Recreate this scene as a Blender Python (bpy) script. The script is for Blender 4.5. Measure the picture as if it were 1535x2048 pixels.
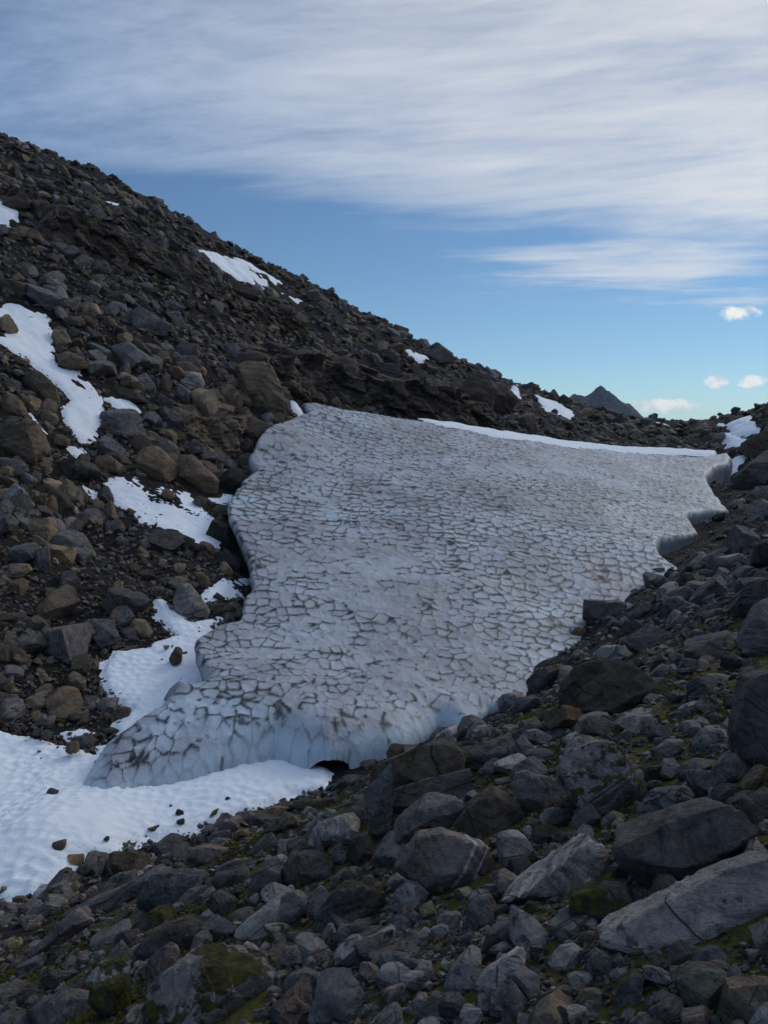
import bpy, bmesh, math, random
import numpy as np
from mathutils import Vector, Matrix

# ------------------------------------------------------------------ camera, sky, sun, exposure
for o in list(bpy.data.objects): bpy.data.objects.remove(o)
scene = bpy.context.scene
COL = scene.collection
random.seed(7); RNG = np.random.default_rng(11)

W, H, FPX = 1535.0, 2048.0, 1600.0        # photograph size and focal length in its pixels
PITCH = math.radians(5.1)
cp, sp = math.cos(PITCH), math.sin(PITCH)
CR = np.array([1.0, 0, 0]); CF = np.array([0, cp, -sp]); CU = np.array([0, sp, cp])

cam_d = bpy.data.cameras.new('camera'); cam = bpy.data.objects.new('camera', cam_d); COL.objects.link(cam)
cam_d.sensor_fit = 'VERTICAL'; cam_d.sensor_height = 24.0; cam_d.lens = FPX / H * 24.0
cam_d.clip_start = 0.05; cam_d.clip_end = 20000
cam.location = (0, 0, 0); cam.rotation_euler = (math.radians(90) - PITCH, 0, 0)
scene.camera = cam
scene.render.engine = 'CYCLES'
scene.cycles.max_bounces = 4; scene.cycles.diffuse_bounces = 3; scene.cycles.glossy_bounces = 2
scene.render.resolution_x = 767; scene.render.resolution_y = 1024

SUN_AZ, SUN_EL = math.radians(44), math.radians(30)      # clockwise from +Y (into the picture)
SUN = Vector((math.sin(SUN_AZ) * math.cos(SUN_EL), math.cos(SUN_AZ) * math.cos(SUN_EL), math.sin(SUN_EL)))
SKY_STRENGTH = 0.09

class NT:
    """small helper for node trees"""
    def __init__(s, tree): s.t = tree; s.n = tree.nodes; s.l = tree.links
    def new(s, typ, **kw):
        n = s.n.new(typ)
        for k, v in kw.items(): setattr(n, k, v)
        return n
    def put(s, sock, v):
        if hasattr(v, 'links'): s.l.new(v, sock)
        else: sock.default_value = v
    def math(s, op, a, b=None, c=None, clamp=False):
        n = s.new('ShaderNodeMath', operation=op, use_clamp=clamp)
        s.put(n.inputs[0], a)
        if b is not None: s.put(n.inputs[1], b)
        if c is not None: s.put(n.inputs[2], c)
        return n.outputs[0]
    def vmath(s, op, a, b=None, out=0):
        n = s.new('ShaderNodeVectorMath', operation=op)
        s.put(n.inputs[0], a)
        if b is not None: s.put(n.inputs[1], b)
        return n.outputs[out]
    def mix(s, f, a, b, typ='RGBA', blend='MIX'):
        n = s.new('ShaderNodeMix', data_type=typ)
        if typ == 'RGBA':
            n.blend_type = blend; s.put(n.inputs[0], f); s.put(n.inputs[6], a); s.put(n.inputs[7], b); return n.outputs[2]
        s.put(n.inputs[0], f); s.put(n.inputs[2], a); s.put(n.inputs[3], b); return n.outputs[0]
    def noise(s, vec, scale, detail=4, rough=0.55, dist=0.0, dim='3D', w=None):
        n = s.new('ShaderNodeTexNoise', noise_dimensions=dim, normalize=True)
        if vec is not None: s.put(n.inputs['Vector'], vec)
        n.inputs['Scale'].default_value = scale; n.inputs['Detail'].default_value = detail
        n.inputs['Roughness'].default_value = rough; n.inputs['Distortion'].default_value = dist
        return n.outputs[0]
    def ramp(s, v, lo, hi, a=0.0, b=1.0, smooth=True):
        n = s.new('ShaderNodeMapRange', interpolation_type='SMOOTHSTEP' if smooth else 'LINEAR')
        s.put(n.inputs[0], v); s.put(n.inputs[1], lo); s.put(n.inputs[2], hi); s.put(n.inputs[3], a); s.put(n.inputs[4], b)
        return n.outputs[0]
    def combine(s, x, y, z):
        n = s.new('ShaderNodeCombineXYZ'); s.put(n.inputs[0], x); s.put(n.inputs[1], y); s.put(n.inputs[2], z); return n.outputs[0]
    def sep(s, v):
        n = s.new('ShaderNodeSeparateXYZ'); s.put(n.inputs[0], v); return n.outputs
    def attr(s, name, out='Fac'):
        n = s.new('ShaderNodeAttribute', attribute_name=name); return n.outputs[out]

def rgb(r, g, b): return (r, g, b, 1.0)

world = bpy.data.worlds.new('World'); scene.world = world; world.use_nodes = True
wt = NT(world.node_tree); wt.n.clear()
sky = wt.new('ShaderNodeTexSky', sky_type='NISHITA', sun_disc=False)
sky.sun_elevation = SUN_EL; sky.sun_rotation = SUN_AZ
sky.altitude = 1200; sky.air_density = 1.0; sky.dust_density = 0.0; sky.ozone_density = 2.0
gdir = wt.new('ShaderNodeTexCoord').outputs['Generated']
gdir = wt.vmath('NORMALIZE', gdir)
dx, dy, dz = wt.sep(gdir)
zc = wt.math('MAXIMUM', dz, 0.03)
px = wt.math('DIVIDE', dx, zc); py = wt.math('DIVIDE', dy, zc)      # the cloud layer's plane, height 1
# high thin cloud: a broad sheet with streaks, torn at its far edge
wn = wt.new('ShaderNodeTexNoise', noise_dimensions='2D'); wn.inputs['Scale'].default_value = 0.55; wn.inputs['Detail'].default_value = 2
wt.put(wn.inputs['Vector'], wt.combine(wt.math('MULTIPLY', px, .6), py, 0.0))
n_big = wn.outputs[0]
wob = wt.vmath('MULTIPLY', wt.vmath('SUBTRACT', wn.outputs[1], (.5, .5, .5)), (1.0, .7, 0))
pv = wt.vmath('ADD', wt.combine(px, py, 0.0), wob); qx, qy, _q = wt.sep(pv)
n_str = wt.noise(wt.combine(wt.math('ADD', wt.math('MULTIPLY', qx, .7), wt.math('MULTIPLY', qy, .35)), wt.math('ADD', wt.math('MULTIPLY', qy, 1.5), wt.math('MULTIPLY', qx, -.10)), 0.0), 1.15, 7, 0.62, dim='2D')
n_fine = wt.noise(wt.combine(wt.math('ADD', wt.math('MULTIPLY', qx, 1.3), wt.math('MULTIPLY', qy, .9)), wt.math('ADD', wt.math('MULTIPLY', qy, 2.4), wt.math('MULTIPLY', qx, .5)), 0.0), 2.3, 6, 0.7, dim='2D')
edge = wt.math('ADD', py, wt.math('ADD', wt.math('MULTIPLY', wt.math('SUBTRACT', n_big, 0.5), 1.6), wt.math('MULTIPLY', wt.math('SUBTRACT', n_str, 0.5), 1.6)))
edge = wt.math('ADD', edge, wt.math('MULTIPLY', px, -0.16))
sheet = wt.ramp(edge, 2.85, 3.65, 1.0, 0.0)
dens = wt.math('ADD', 0.63, wt.math('ADD', wt.math('MULTIPLY', wt.math('SUBTRACT', n_str, 0.5), .85), wt.math('MULTIPLY', wt.math('SUBTRACT', n_fine, 0.5), 0.5)))
dens = wt.math('ADD', dens, wt.math('MULTIPLY', px, 0.17))
dens = wt.math('ADD', dens, wt.math('MULTIPLY', wt.math('SUBTRACT', n_big, 0.5), 0.6))
cirrus = wt.math('MULTIPLY', sheet, wt.ramp(dens, -0.10, 0.98), clamp=True)
# thin wisps further out
n_w = wt.noise(wt.combine(wt.math('MULTIPLY', px, 0.5), wt.math('MULTIPLY', py, 1.0), 21.3), 1.3, 4, 0.65, dim='2D')
# low heaped clouds near the skyline: ellipses in (azimuth, height) torn by noise
yy = wt.math('MAXIMUM', dy, 0.05)
ax_ = wt.math('DIVIDE', dx, yy); az_ = wt.math('DIVIDE', dz, yy)
n_c = wt.noise(wt.combine(ax_, wt.math('MULTIPLY', az_, 1.5), 0.0), 48.0, 5, 0.68, dim='2D')
n_c2 = wt.noise(wt.combine(ax_, wt.math('MULTIPLY', az_, 1.5), 5.0), 22.0, 2, 0.5, dim='2D')
def sky_dir(u, v):
    d = CR * ((u - W/2) / FPX) + CF - CU * ((v - H/2) / FPX); return d[0]/d[1], d[2]/d[1]
avec = wt.combine(ax_, az_, 0.0); heap = None
for (u, v, rx, rz) in ((1478, 624, 62, 18), (1434, 762, 34, 19), (1506, 764, 42, 17), (1310, 814, 120, 17), (1600, 740, 60, 25), (-260, 640, 90, 22)):
    a0, z0 = sky_dir(u, v)
    d = wt.vmath('LENGTH', wt.vmath('MULTIPLY', wt.vmath('SUBTRACT', avec, (a0, z0, 0)), (FPX / rx, FPX / rz, 0)), out=1)
    heap = d if heap is None else wt.math('MINIMUM', heap, d)
f = wt.math('SUBTRACT', wt.math('ADD', wt.math('MULTIPLY', n_c, 2.3), wt.math('MULTIPLY', n_c2, 1.7)), wt.math('ADD', wt.math('MULTIPLY', heap, heap), 1.35))
heap = wt.math('MULTIPLY', wt.ramp(f, -.05, 0.85), wt.ramp(dy, 0.02, 0.1))
wisp = None
for (u, v, rx, rz) in ((1340, 535, 330, 70), (2100, 600, 320, 60), (-500, 520, 300, 50)):
    a0, z0 = sky_dir(u, v)
    d = wt.vmath('LENGTH', wt.vmath('MULTIPLY', wt.vmath('SUBTRACT', avec, (a0, z0, 0)), (FPX / rx, FPX / rz, 0)), out=1)
    wisp = d if wisp is None else wt.math('MINIMUM', wisp, d)
wisp = wt.math('MULTIPLY', wt.ramp(wt.math('SUBTRACT', wt.math('ADD', wt.math('MULTIPLY', n_w, 1.0), n_str), wt.math('MULTIPLY', wisp, .55)), (.36), 1.05, 0, .75), wt.ramp(dy, 0.02, 0.1))
sdot = wt.vmath('DOT_PRODUCT', gdir, tuple(SUN), out=1)
glow = wt.ramp(sdot, 0.35, 0.99)                      # thin cloud brightens towards the sun it veils
ccol = wt.mix(glow, rgb(3.6, 5.0, 7.7), rgb(8.7, 8.9, 9.1))
hcol = wt.mix(wt.ramp(n_c2, .35, .6), rgb(6.4, 7.2, 8.2), rgb(10.4, 10.4, 10.3))
c = wt.mix(wt.math('MULTIPLY', cirrus, 0.93), wt.mix(1.0, sky.outputs[0], rgb(.70, .85, .94), blend='MULTIPLY'), ccol)
c = wt.mix(wisp, c, ccol)
c = wt.mix(heap, c, hcol)
bg = wt.new('ShaderNodeBackground'); bg.inputs[1].default_value = SKY_STRENGTH
wt.l.new(c, bg.inputs[0])
wo = wt.new('ShaderNodeOutputWorld'); wt.l.new(bg.outputs[0], wo.inputs[0])

sun_d = bpy.data.lights.new('sun', 'SUN'); sun = bpy.data.objects.new('sun', sun_d); COL.objects.link(sun)
sun_d.energy = 0.8; sun_d.angle = math.radians(20); sun_d.color = (1.0, 0.98, 0.95)
sun.rotation_euler = (-SUN).to_track_quat('-Z', 'Y').to_euler(); sun.location = (40, 60, 60)

vs = scene.view_settings
vs.view_transform = 'Standard'; vs.look = 'None'; vs.gamma = 1.0; vs.use_curve_mapping = False; vs.exposure = 0.0

# ------------------------------------------------------------------ numpy noise and geometry helpers
def _h(ix, iy, iz, seed):
    h = (ix.astype(np.int64) * 374761393 + iy.astype(np.int64) * 668265263 + iz.astype(np.int64) * 2147483647 + seed * 974634777) & 0xffffffff
    h = ((h ^ (h >> 13)) * 1274126177) & 0xffffffff
    h = ((h ^ (h >> 16)) * 2246822519) & 0xffffffff
    return ((h ^ (h >> 15)) & 0xffffff) / float(0xffffff)
def vnoise(p, seed=0):
    i = np.floor(p).astype(np.int64); f = p - i; f = f * f * (3 - 2 * f)
    x, y, z = i[:, 0], i[:, 1], i[:, 2]; fx, fy, fz = f[:, 0], f[:, 1], f[:, 2]
    def L(dx, dy, dz): return _h(x + dx, y + dy, z + dz, seed)
    a = L(0,0,0)*(1-fx)+L(1,0,0)*fx; b = L(0,1,0)*(1-fx)+L(1,1,0)*fx
    c = L(0,0,1)*(1-fx)+L(1,0,1)*fx; d = L(0,1,1)*(1-fx)+L(1,1,1)*fx
    return ((a*(1-fy)+b*fy)*(1-fz) + (c*(1-fy)+d*fy)*fz) * 2 - 1
def fbm(p, octaves=4, seed=0, gain=0.5):
    s = 0; a = 1.0; q = np.array(p, float)
    for k in range(octaves):
        s = s + a * vnoise(q, seed + k); q = q * 2.03 + 17.1; a *= gain
    return s
def fbm2(x, y, scale, octaves=4, seed=0, gain=0.5):
    sh = np.shape(x); p = np.stack([np.ravel(x) / scale, np.ravel(y) / scale, np.full(np.size(x), 0.37)], 1)
    return fbm(p, octaves, seed, gain).reshape(sh)
def voronoi2(x, y, seed=0, jit=0.9):
    """F1, F2 and cell id of a jittered unit grid"""
    ix = np.floor(x).astype(np.int64); iy = np.floor(y).astype(np.int64); o = np.zeros_like(ix)
    f1 = np.full(x.shape, 9.0); f2 = f1.copy(); cid = np.zeros(x.shape)
    for ddx in (-1, 0, 1):
        for ddy in (-1, 0, 1):
            cx, cy = ix + ddx, iy + ddy
            qx = cx + 0.5 + (_h(cx, cy, o, seed) - 0.5) * jit; qy = cy + 0.5 + (_h(cx, cy, o + 1, seed) - 0.5) * jit
            d = np.hypot(qx - x, qy - y)
            new = d < f1
            f2 = np.where(new, f1, np.minimum(f2, d)); cid = np.where(new, _h(cx, cy, o + 2, seed), cid); f1 = np.where(new, d, f1)
    return f1, f2, cid
def sstep(t, a=0.0, b=1.0):
    t = np.clip((t - a) / (b - a), 0, 1); return t * t * (3 - 2 * t)

def ray(u, v):
    return CR * ((u - W/2) / FPX) + CF - CU * ((v - H/2) / FPX)
def project(P):
    P = np.atleast_2d(P); d = P @ CF
    return W/2 + FPX * (P @ CR) / d, H/2 - FPX * (P @ CU) / d, d

class TPS:
    def __init__(s, pts):
        p = np.array(pts, float); s.c = p[:, :2] / 50.0; n = len(p)
        K = s.k(np.linalg.norm(s.c[:, None] - s.c[None], axis=2)) + np.eye(n) * 2e-4
        P = np.hstack([np.ones((n, 1)), s.c]); A = np.zeros((n + 3, n + 3))
        A[:n, :n] = K; A[:n, n:] = P; A[n:, :n] = P.T
        s.w = np.linalg.solve(A, np.concatenate([p[:, 2], np.zeros(3)]))
    @staticmethod
    def k(r): return np.where(r > 1e-9, r * r * np.log(np.maximum(r, 1e-9)), 0)
    def __call__(s, x, y):
        sh = np.shape(x); q = np.stack([np.ravel(x), np.ravel(y)], 1) / 50.0; out = np.empty(len(q))
        for i in range(0, len(q), 20000):
            b = q[i:i+20000]; out[i:i+20000] = s.k(np.linalg.norm(b[:, None] - s.c[None], axis=2)) @ s.w[:-3] + s.w[-3] + b @ s.w[-2:]
        return out.reshape(sh)
def cpt(u, v, y):
    """a control point seen at pixel (u, v), y metres away"""
    r = ray(u, v); t = y / r[1]; return (r[0] * t, y, r[2] * t)

# ------------------------------------------------------------------ the old snowfield's surface and the terrain
ICE_S = TPS([cpt(*a) for a in (
    (600,1440,21.3),(300,1510,20.3),(450,1470,20.8),(760,1440,21.8),(850,1420,23),(600,1300,26.5),(600,1180,32),(600,1080,38.5),
    (600,1000,45),(600,920,52),(600,850,58.5),(600,800,63),(1000,1330,27),(1000,1200,33),(1000,1080,41),(1000,980,51),(1000,920,60),(1000,868,72),
    (1300,1120,41),(1300,1000,56),(1300,940,70),(1300,904,85),(1460,908,88),(1430,990,60),(1456,1014,57),(450,1010,42),(540,840,56),(390,1290,26.8),
    (500,1165,32.5),(500,930,50),(850,842,68),(1130,887,79),(1150,1220,34),(300,1400,22.5),(215,1572,19.25),(172,1588,18.95),(330,1545,19.6))])

def bank(x, y):
    """the slope the photographer stands on: rises from the gully line towards the lower right"""
    vx, vy = x + 7.5, y - 15.0
    s = vx * .655 + vy * .755; q = vx * .755 - vy * .655
    base = np.interp(s, [-40, 0, 7.3, 13, 20, 33, 56, 90], [-11.5, -8.9, -8.66, -8.5, -7.9, -6.3, -4.8, -2.0])
    return base + 0.45 * q
tp = [cpt(*a) for a in (
    (0,1800,15),(320,1698,17.2),(640,1594,19.3),(760,1528,21),(900,1460,23.8),(1020,1368,26.8),(1150,1270,31),(1240,1205,35),(1330,1142,40),(1460,1022,59),
    (0,1470,22.5),(170,1600,18.9),(420,1585,19.5),(200,1330,27),(330,1200,31.5),(440,1100,39.5),(460,1150,36),(300,1000,43),(400,1080,39.5),
    (200,1100,37),(0,1250,27),(0,1000,35),(0,800,42),(0,600,52),(0,450,61),(0,290,75),(300,800,52),(300,600,64),(300,415,82),(500,700,68),
    (470,930,53),(600,565,98),(600,700,78),(600,780,70),(850,685,114),(850,780,85),(850,836,75),(1130,870,92),(1140,803,140),(1205,824,152),(1255,836,160),
    (1300,880,110),(1300,838,170),(1400,900,100),(1440,842,165),(1480,875,120),(1500,950,85),(1535,870,95),(1535,810,110),
    (1340,1110,46),(1400,1045,56),(1440,982,71),(100,1640,17.2),(0,1620,18.6))]
for (x, y) in ((0,0),(4,3),(-3,5),(6,10),(3,14),(9,20),(-2,12),(12,30),(15,24),(0,-14),(14,-6),(24,12),(34,34),(-8,6),(40,60),(50,20),(30,-25),(-10,-18),(60,50)):
    tp.append((x, y, float(bank(x, y)) + (0.0 if math.hypot(x, y) > 1 else -0.2)))
for (x, y, d) in ((-2,23,1.3),(3,27,1.6),(-4,30,1.6),(2,34,2.4),(-4,40,2.4),(8,40,2.6),(0,50,3),(12,52,3),(18,62,2.6),(-2,60,2.5),(8,68,2),(24,76,2),(-5,27,1.4),(-6.5,36,1.6),(-7,46,1.8),(-5,56,2)):
    tp.append((x, y, float(ICE_S(x, y)) - d))
tp += [(-45,118,26),(-20,145,21),(20,180,11),(62,235,2),(110,230,4),(-70,70,34),(-60,35,18),(-35,24,1),(-22,16,-7.5),(-16,9,-9.8),(-32,-2,-11),(-60,5,2),
       (70,120,12),(90,150,14),(85,90,20),(-90,120,36),(-80,-20,6),(-30,-40,-8)]
TERR = TPS(tp)
GX0, GX1, GY0, GY1, GS = -100.0, 120.0, -60.0, 250.0, 0.5
_gx = np.arange(GX0, GX1 + GS, GS); _gy = np.arange(GY0, GY1 + GS, GS)
TZ = TERR(*np.meshgrid(_gx, _gy))
def Tz(x, y):
    """terrain without its fine relief"""
    x = np.asarray(x, float); y = np.asarray(y, float)
    fx = np.clip((x - GX0) / GS, 0, len(_gx) - 1.001); fy = np.clip((y - GY0) / GS, 0, len(_gy) - 1.001)
    i = fx.astype(int); j = fy.astype(int); a = fx - i; b = fy - j
    z = (TZ[j, i]*(1-a) + TZ[j, i+1]*a)*(1-b) + (TZ[j+1, i]*(1-a) + TZ[j+1, i+1]*a)*b
    out = np.maximum(np.maximum(GX0 - x, x - GX1), np.maximum(GY0 - y, y - GY1))
    return z - sstep(out, 0, 400) * 90 * (out > 0)
def cast(u, v, f=None, t0=2.0, t1=260.0):
    """the point where the ray through pixel (u, v) meets the ground"""
    f = f or Tz; r = ray(u, v)
    t = np.geomspace(t0, t1, 1400); P = t[:, None] * r
    d = P[:, 2] - f(P[:, 0], P[:, 1]); k = np.argmax(d < 0)
    if d[k] >= 0: return None
    if k > 0:
        w = d[k-1] / (d[k-1] - d[k]); tt = t[k-1] + (t[k] - t[k-1]) * w
    else: tt = t[0]
    return tt * r
def cast_many(u, v, t0=2.0, t1=260.0, n=500):
    r = CR[None] * ((u - W/2) / FPX)[:, None] + CF[None] - CU[None] * ((v - H/2) / FPX)[:, None]
    ts = np.geomspace(t0, t1, n); hit = np.full(len(u), np.nan); prev = None
    alive = np.ones(len(u), bool)
    for k, t in enumerate(ts):
        d = t * r[:, 2] - Tz(t * r[:, 0], t * r[:, 1])
        if k:
            cross = alive & (d < 0)
            w = prev / np.maximum(prev - d, 1e-9)
            hit = np.where(cross, ts[k-1] + (t - ts[k-1]) * np.clip(w, 0, 1), hit); alive &= ~cross
        prev = d
    return r * hit[:, None]

# ------------------------------------------------------------------ mesh helpers
def tag(o, label=None, cat=None, group=None, kind=None):
    for k, v in (('label', label), ('category', cat), ('group', group), ('kind', kind)):
        if v: o[k] = v
    return o
def mesh_np(name, V, F, mat, smooth=True, attrs=None):
    """F: (n,3) or (n,4) index array"""
    me = bpy.data.meshes.new(name); k = F.shape[1]
    me.vertices.add(len(V)); me.vertices.foreach_set('co', np.ascontiguousarray(V, np.float32).ravel())
    me.loops.add(F.size); me.loops.foreach_set('vertex_index', np.ascontiguousarray(F, np.int32).ravel())
    me.polygons.add(len(F)); me.polygons.foreach_set('loop_start', np.arange(0, F.size, k, dtype=np.int32))
    me.polygons.foreach_set('use_smooth', np.full(len(F), smooth, bool))
    for an, (typ, data) in (attrs or {}).items():
        a = me.attributes.new(an, typ, 'POINT')
        a.data.foreach_set({'FLOAT': 'value', 'FLOAT_VECTOR': 'vector', 'FLOAT_COLOR': 'color'}[typ], np.ascontiguousarray(data, np.float32).ravel())
    me.update(calc_edges=True); me.validate()
    if mat: me.materials.append(mat)
    return me
def link(name, me, parent=None, loc=None):
    o = bpy.data.objects.new(name, me); COL.objects.link(o)
    if parent: o.parent = parent
    if loc is not None: o.location = loc
    return o
def grid_faces(nr, nc, keep=None):
    i = np.arange(nr * nc).reshape(nr, nc)
    F = np.stack([i[:-1, :-1], i[:-1, 1:], i[1:, 1:], i[1:, :-1]], -1).reshape(-1, 4)
    if keep is not None: F = F[keep.ravel()[F].any(1)]
    return F
def compact(V, F, *arrs):
    used = np.zeros(len(V), bool); used[F.ravel()] = True; m = np.cumsum(used) - 1
    return (V[used], m[F]) + tuple(a[used] for a in arrs)
def sdf(x, y, poly):
    """signed distance to a polygon, negative inside"""
    sh = np.shape(x); pa = np.stack([np.ravel(x), np.ravel(y)], 1); lo = poly.min(0); hi = poly.max(0)
    far_ = np.linalg.norm(np.maximum(np.maximum(lo - pa, pa - hi), 0), axis=1); near_ = far_ < 2.5
    p = pa[near_]; best = np.full(len(p), 1e9); inside = np.zeros(len(p), bool)
    for a, b in zip(poly, np.roll(poly, -1, 0)):
        e = b - a; w = p - a; t = np.clip((w @ e) / max(e @ e, 1e-12), 0, 1); dd = w - t[:, None] * e
        best = np.minimum(best, (dd * dd).sum(1))
        c1 = (a[1] > p[:, 1]) != (b[1] > p[:, 1])
        with np.errstate(divide='ignore', invalid='ignore'):
            inside ^= c1 & (p[:, 0] < (b[0] - a[0]) * (p[:, 1] - a[1]) / (b[1] - a[1]) + a[0])
    far_[near_] = np.sqrt(best) * np.where(inside, -1, 1); return far_.reshape(sh)

# ------------------------------------------------------------------ materials
def base_mat(name, rough=0.9):
    m = bpy.data.materials.new(name); m.use_nodes = True; t = NT(m.node_tree); t.n.clear()
    out = t.new('ShaderNodeOutputMaterial'); b = t.new('ShaderNodeBsdfPrincipled'); t.l.new(b.outputs[0], out.inputs[0])
    b.inputs['Roughness'].default_value = rough; b.inputs['Specular IOR Level'].default_value = 0.3
    return m, t, b
def bump(t, b, h, dist, strength=1.0, prev=None):
    n = t.new('ShaderNodeBump'); n.inputs['Distance'].default_value = dist; n.inputs['Strength'].default_value = strength
    t.put(n.inputs['Height'], h)
    if prev is not None: t.l.new(prev, n.inputs['Normal'])
    t.l.new(n.outputs[0], b.inputs['Normal']); return n.outputs[0]
def up_facing(t):
    return t.sep(t.new('ShaderNodeNewGeometry').outputs['Normal'])[2]

MOSS_A, MOSS_B = rgb(.034, .031, .007), rgb(.150, .132, .018)
def moss_mask(t, pos, amount, normal_z):
    n = t.noise(pos, 1.1, 6, 0.65)
    m = t.math('ADD', t.math('ADD', n, t.math('MULTIPLY', normal_z, 0.14)), t.math('MULTIPLY', amount, 0.36))
    m = t.math('ADD', m, t.math('MULTIPLY', t.math('SUBTRACT', t.noise(pos, 16.0, 5, .75), .5), .30))
    return t.ramp(m, 0.93, 0.975)

def rock_material():
    m, t, b = base_mat('rock', 0.88)
    tint = t.attr('tint', 'Color'); loc = t.attr('loc', 'Vector'); mossy = t.attr('mossy'); lich = t.attr('lichen')
    pos = t.new('ShaderNodeNewGeometry').outputs['Position']; nz = up_facing(t)
    # foliation: bands along the local z of each stone
    lx, ly, lz = t.sep(loc)
    warp = t.noise(loc, 1.3, 3, 0.5)
    bz = t.math('ADD', lz, t.math('MULTIPLY', warp, 0.35))
    bands = t.noise(t.combine(t.math('MULTIPLY', lx, .25), t.math('MULTIPLY', ly, .25), t.math('MULTIPLY', bz, 5.0)), 1.6, 6, 0.7)
    blot = t.noise(loc, 1.7, 5, 0.6); fine = t.noise(pos, 30.0, 6, 0.78); mid = t.noise(pos, 7.0, 5, 0.65)
    k = t.math('ADD', t.ramp(bands, .34, .66, .5, 1.6, False), t.ramp(blot, .3, .7, -.28, .28, False))
    k = t.math('ADD', k, t.ramp(mid, .3, .7, -.28, .28, False)); k = t.math('ADD', k, t.ramp(fine, .32, .68, -.42, .42, False))
    k = t.math('MAXIMUM', k, 0.25)
    col = t.mix(1.0, tint, t.combine(k, k, k), blend='MULTIPLY')
    # iron staining on some faces
    rust = t.math('MULTIPLY', t.ramp(t.noise(loc, 0.9, 4, 0.6), .52, .70), t.attr('rust'))
    col = t.mix(rust, col, t.mix(1.0, col, rgb(1.55, 1.12, .66), blend='MULTIPLY'))
    # lichen: black specks and pale crust
    sp_ = t.noise(pos, 15.0, 3, 0.55); sp2 = t.noise(pos, 2.3, 4, 0.6)
    pale = t.math('MULTIPLY', t.ramp(t.noise(pos, 3.4, 7, 0.68), .47, .60), lich)
    col = t.mix(t.math('MULTIPLY', pale, .62), col, rgb(.200, .190, .190))
    dark = t.math('MULTIPLY', t.math('MULTIPLY', t.ramp(sp_, .57, .63), t.ramp(sp2, .38, .56)), lich)
    col = t.mix(t.math('MULTIPLY', dark, .85), col, rgb(.012, .012, .013))
    # hairline joints
    vor = t.new('ShaderNodeTexVoronoi', feature='DISTANCE_TO_EDGE')
    vor.inputs['Scale'].default_value = 0.9; t.l.new(loc, vor.inputs['Vector'])
    crack = t.math('MULTIPLY', t.ramp(vor.outputs[0], 0.0, 0.011, 1.0, 0.0), t.ramp(t.noise(loc, 1.1, 2, .5), .46, .56))
    col = t.mix(t.math('MULTIPLY', crack, .45), col, rgb(.012, .011, .010))
    mm = moss_mask(t, pos, mossy, nz)
    mcol = t.mix(t.ramp(t.noise(pos, 14.0, 6, .75), .36, .66), MOSS_A, MOSS_B)
    col = t.mix(mm, col, mcol)
    vd = t.attr('vein')
    vm = t.math('MAXIMUM', t.ramp(t.math('ABSOLUTE', vd), .010, .018, 1, 0), t.ramp(t.math('ABSOLUTE', t.math('SUBTRACT', vd, .11)), .006, .012, 1, 0))
    col = t.mix(t.math('MULTIPLY', t.math('MULTIPLY', vm, t.attr('veined')), t.ramp(mid, .3, .5, .4, 1)), col, rgb(.42, .41, .40))
    t.l.new(col, b.inputs['Base Color'])
    h = t.math('ADD', t.math('MULTIPLY', bands, .9), t.math('ADD', t.math('MULTIPLY', mid, .8), t.math('MULTIPLY', t.noise(pos, 19.0, 6, .7), .5)))
    h = t.math('SUBTRACT', h, t.math('MULTIPLY', crack, 1.2)); h = t.math('ADD', h, t.math('MULTIPLY', mm, t.math('MULTIPLY', fine, 2.2)))
    bump(t, b, h, 0.075, 1.0)
    return m
ROCK = rock_material()

def ground_material():
    m, t, b = base_mat('gravelly_ground', 0.95)
    pos = t.new('ShaderNodeNewGeometry').outputs['Position']; nz = up_facing(t)
    v1 = t.new('ShaderNodeTexVoronoi'); v1.inputs['Scale'].default_value = 11.0; t.l.new(pos, v1.inputs['Vector'])
    v2 = t.new('ShaderNodeTexVoronoi'); v2.inputs['Scale'].default_value = 4.2; t.l.new(pos, v2.inputs['Vector'])
    cv = t.math('MULTIPLY', t.sep(v1.outputs['Color'])[0], t.sep(v2.outputs['Color'])[1])
    n = t.noise(pos, 0.35, 5, .6)
    col = t.mix(cv, rgb(.010, .009, .008), rgb(.042, .037, .032)); col = t.mix(t.ramp(n, .35, .65, 0, .6), col, rgb(.012, .010, .009))
    mm = moss_mask(t, pos, t.attr('mossy'), nz)
    col = t.mix(mm, col, t.mix(t.noise(pos, 8.0, 5, .7), MOSS_A, MOSS_B))
    t.l.new(col, b.inputs['Base Color'])
    h = t.math('SUBTRACT', t.noise(pos, 16.0, 6, .7), t.math('ADD', t.math('MULTIPLY', v1.outputs[0], .8), t.math('MULTIPLY', v2.outputs[0], 1.0)))
    bump(t, b, h, 0.09, 1.0)
    return m
GROUND = ground_material()

def snow_material():
    m, t, b = base_mat('fresh_snow', 0.75)
    pos = t.new('ShaderNodeNewGeometry').outputs['Position']
    n = t.noise(pos, 2.0, 5, .6)
    col = t.mix(t.ramp(n, .35, .7), rgb(.82, .86, .90), rgb(.90, .92, .94))
    dirt = t.ramp(t.noise(pos, 7.0, 7, .75), .70, .76, 0, .75)
    edge = t.attr('edge')
    dirt = t.math('MULTIPLY', dirt, t.ramp(t.noise(pos, .5, 3, .5), .42, .62)); 
    d2 = t.math('MULTIPLY', t.ramp(t.noise(pos, 11.0, 5, .7), .55, .66), edge)
    col = t.mix(t.math('MAXIMUM', t.math('MULTIPLY', dirt, .5), t.math('MULTIPLY', d2, .55)), col, rgb(.10, .085, .07))
    t.l.new(col, b.inputs['Base Color'])
    b.inputs['Subsurface Weight'].default_value = 0.0
    bump(t, b, t.math('ADD', t.noise(pos, 24.0, 5, .65), t.noise(pos, 5.0, 3, .5)), 0.02, .7)
    return m
SNOW = snow_material()

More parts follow.
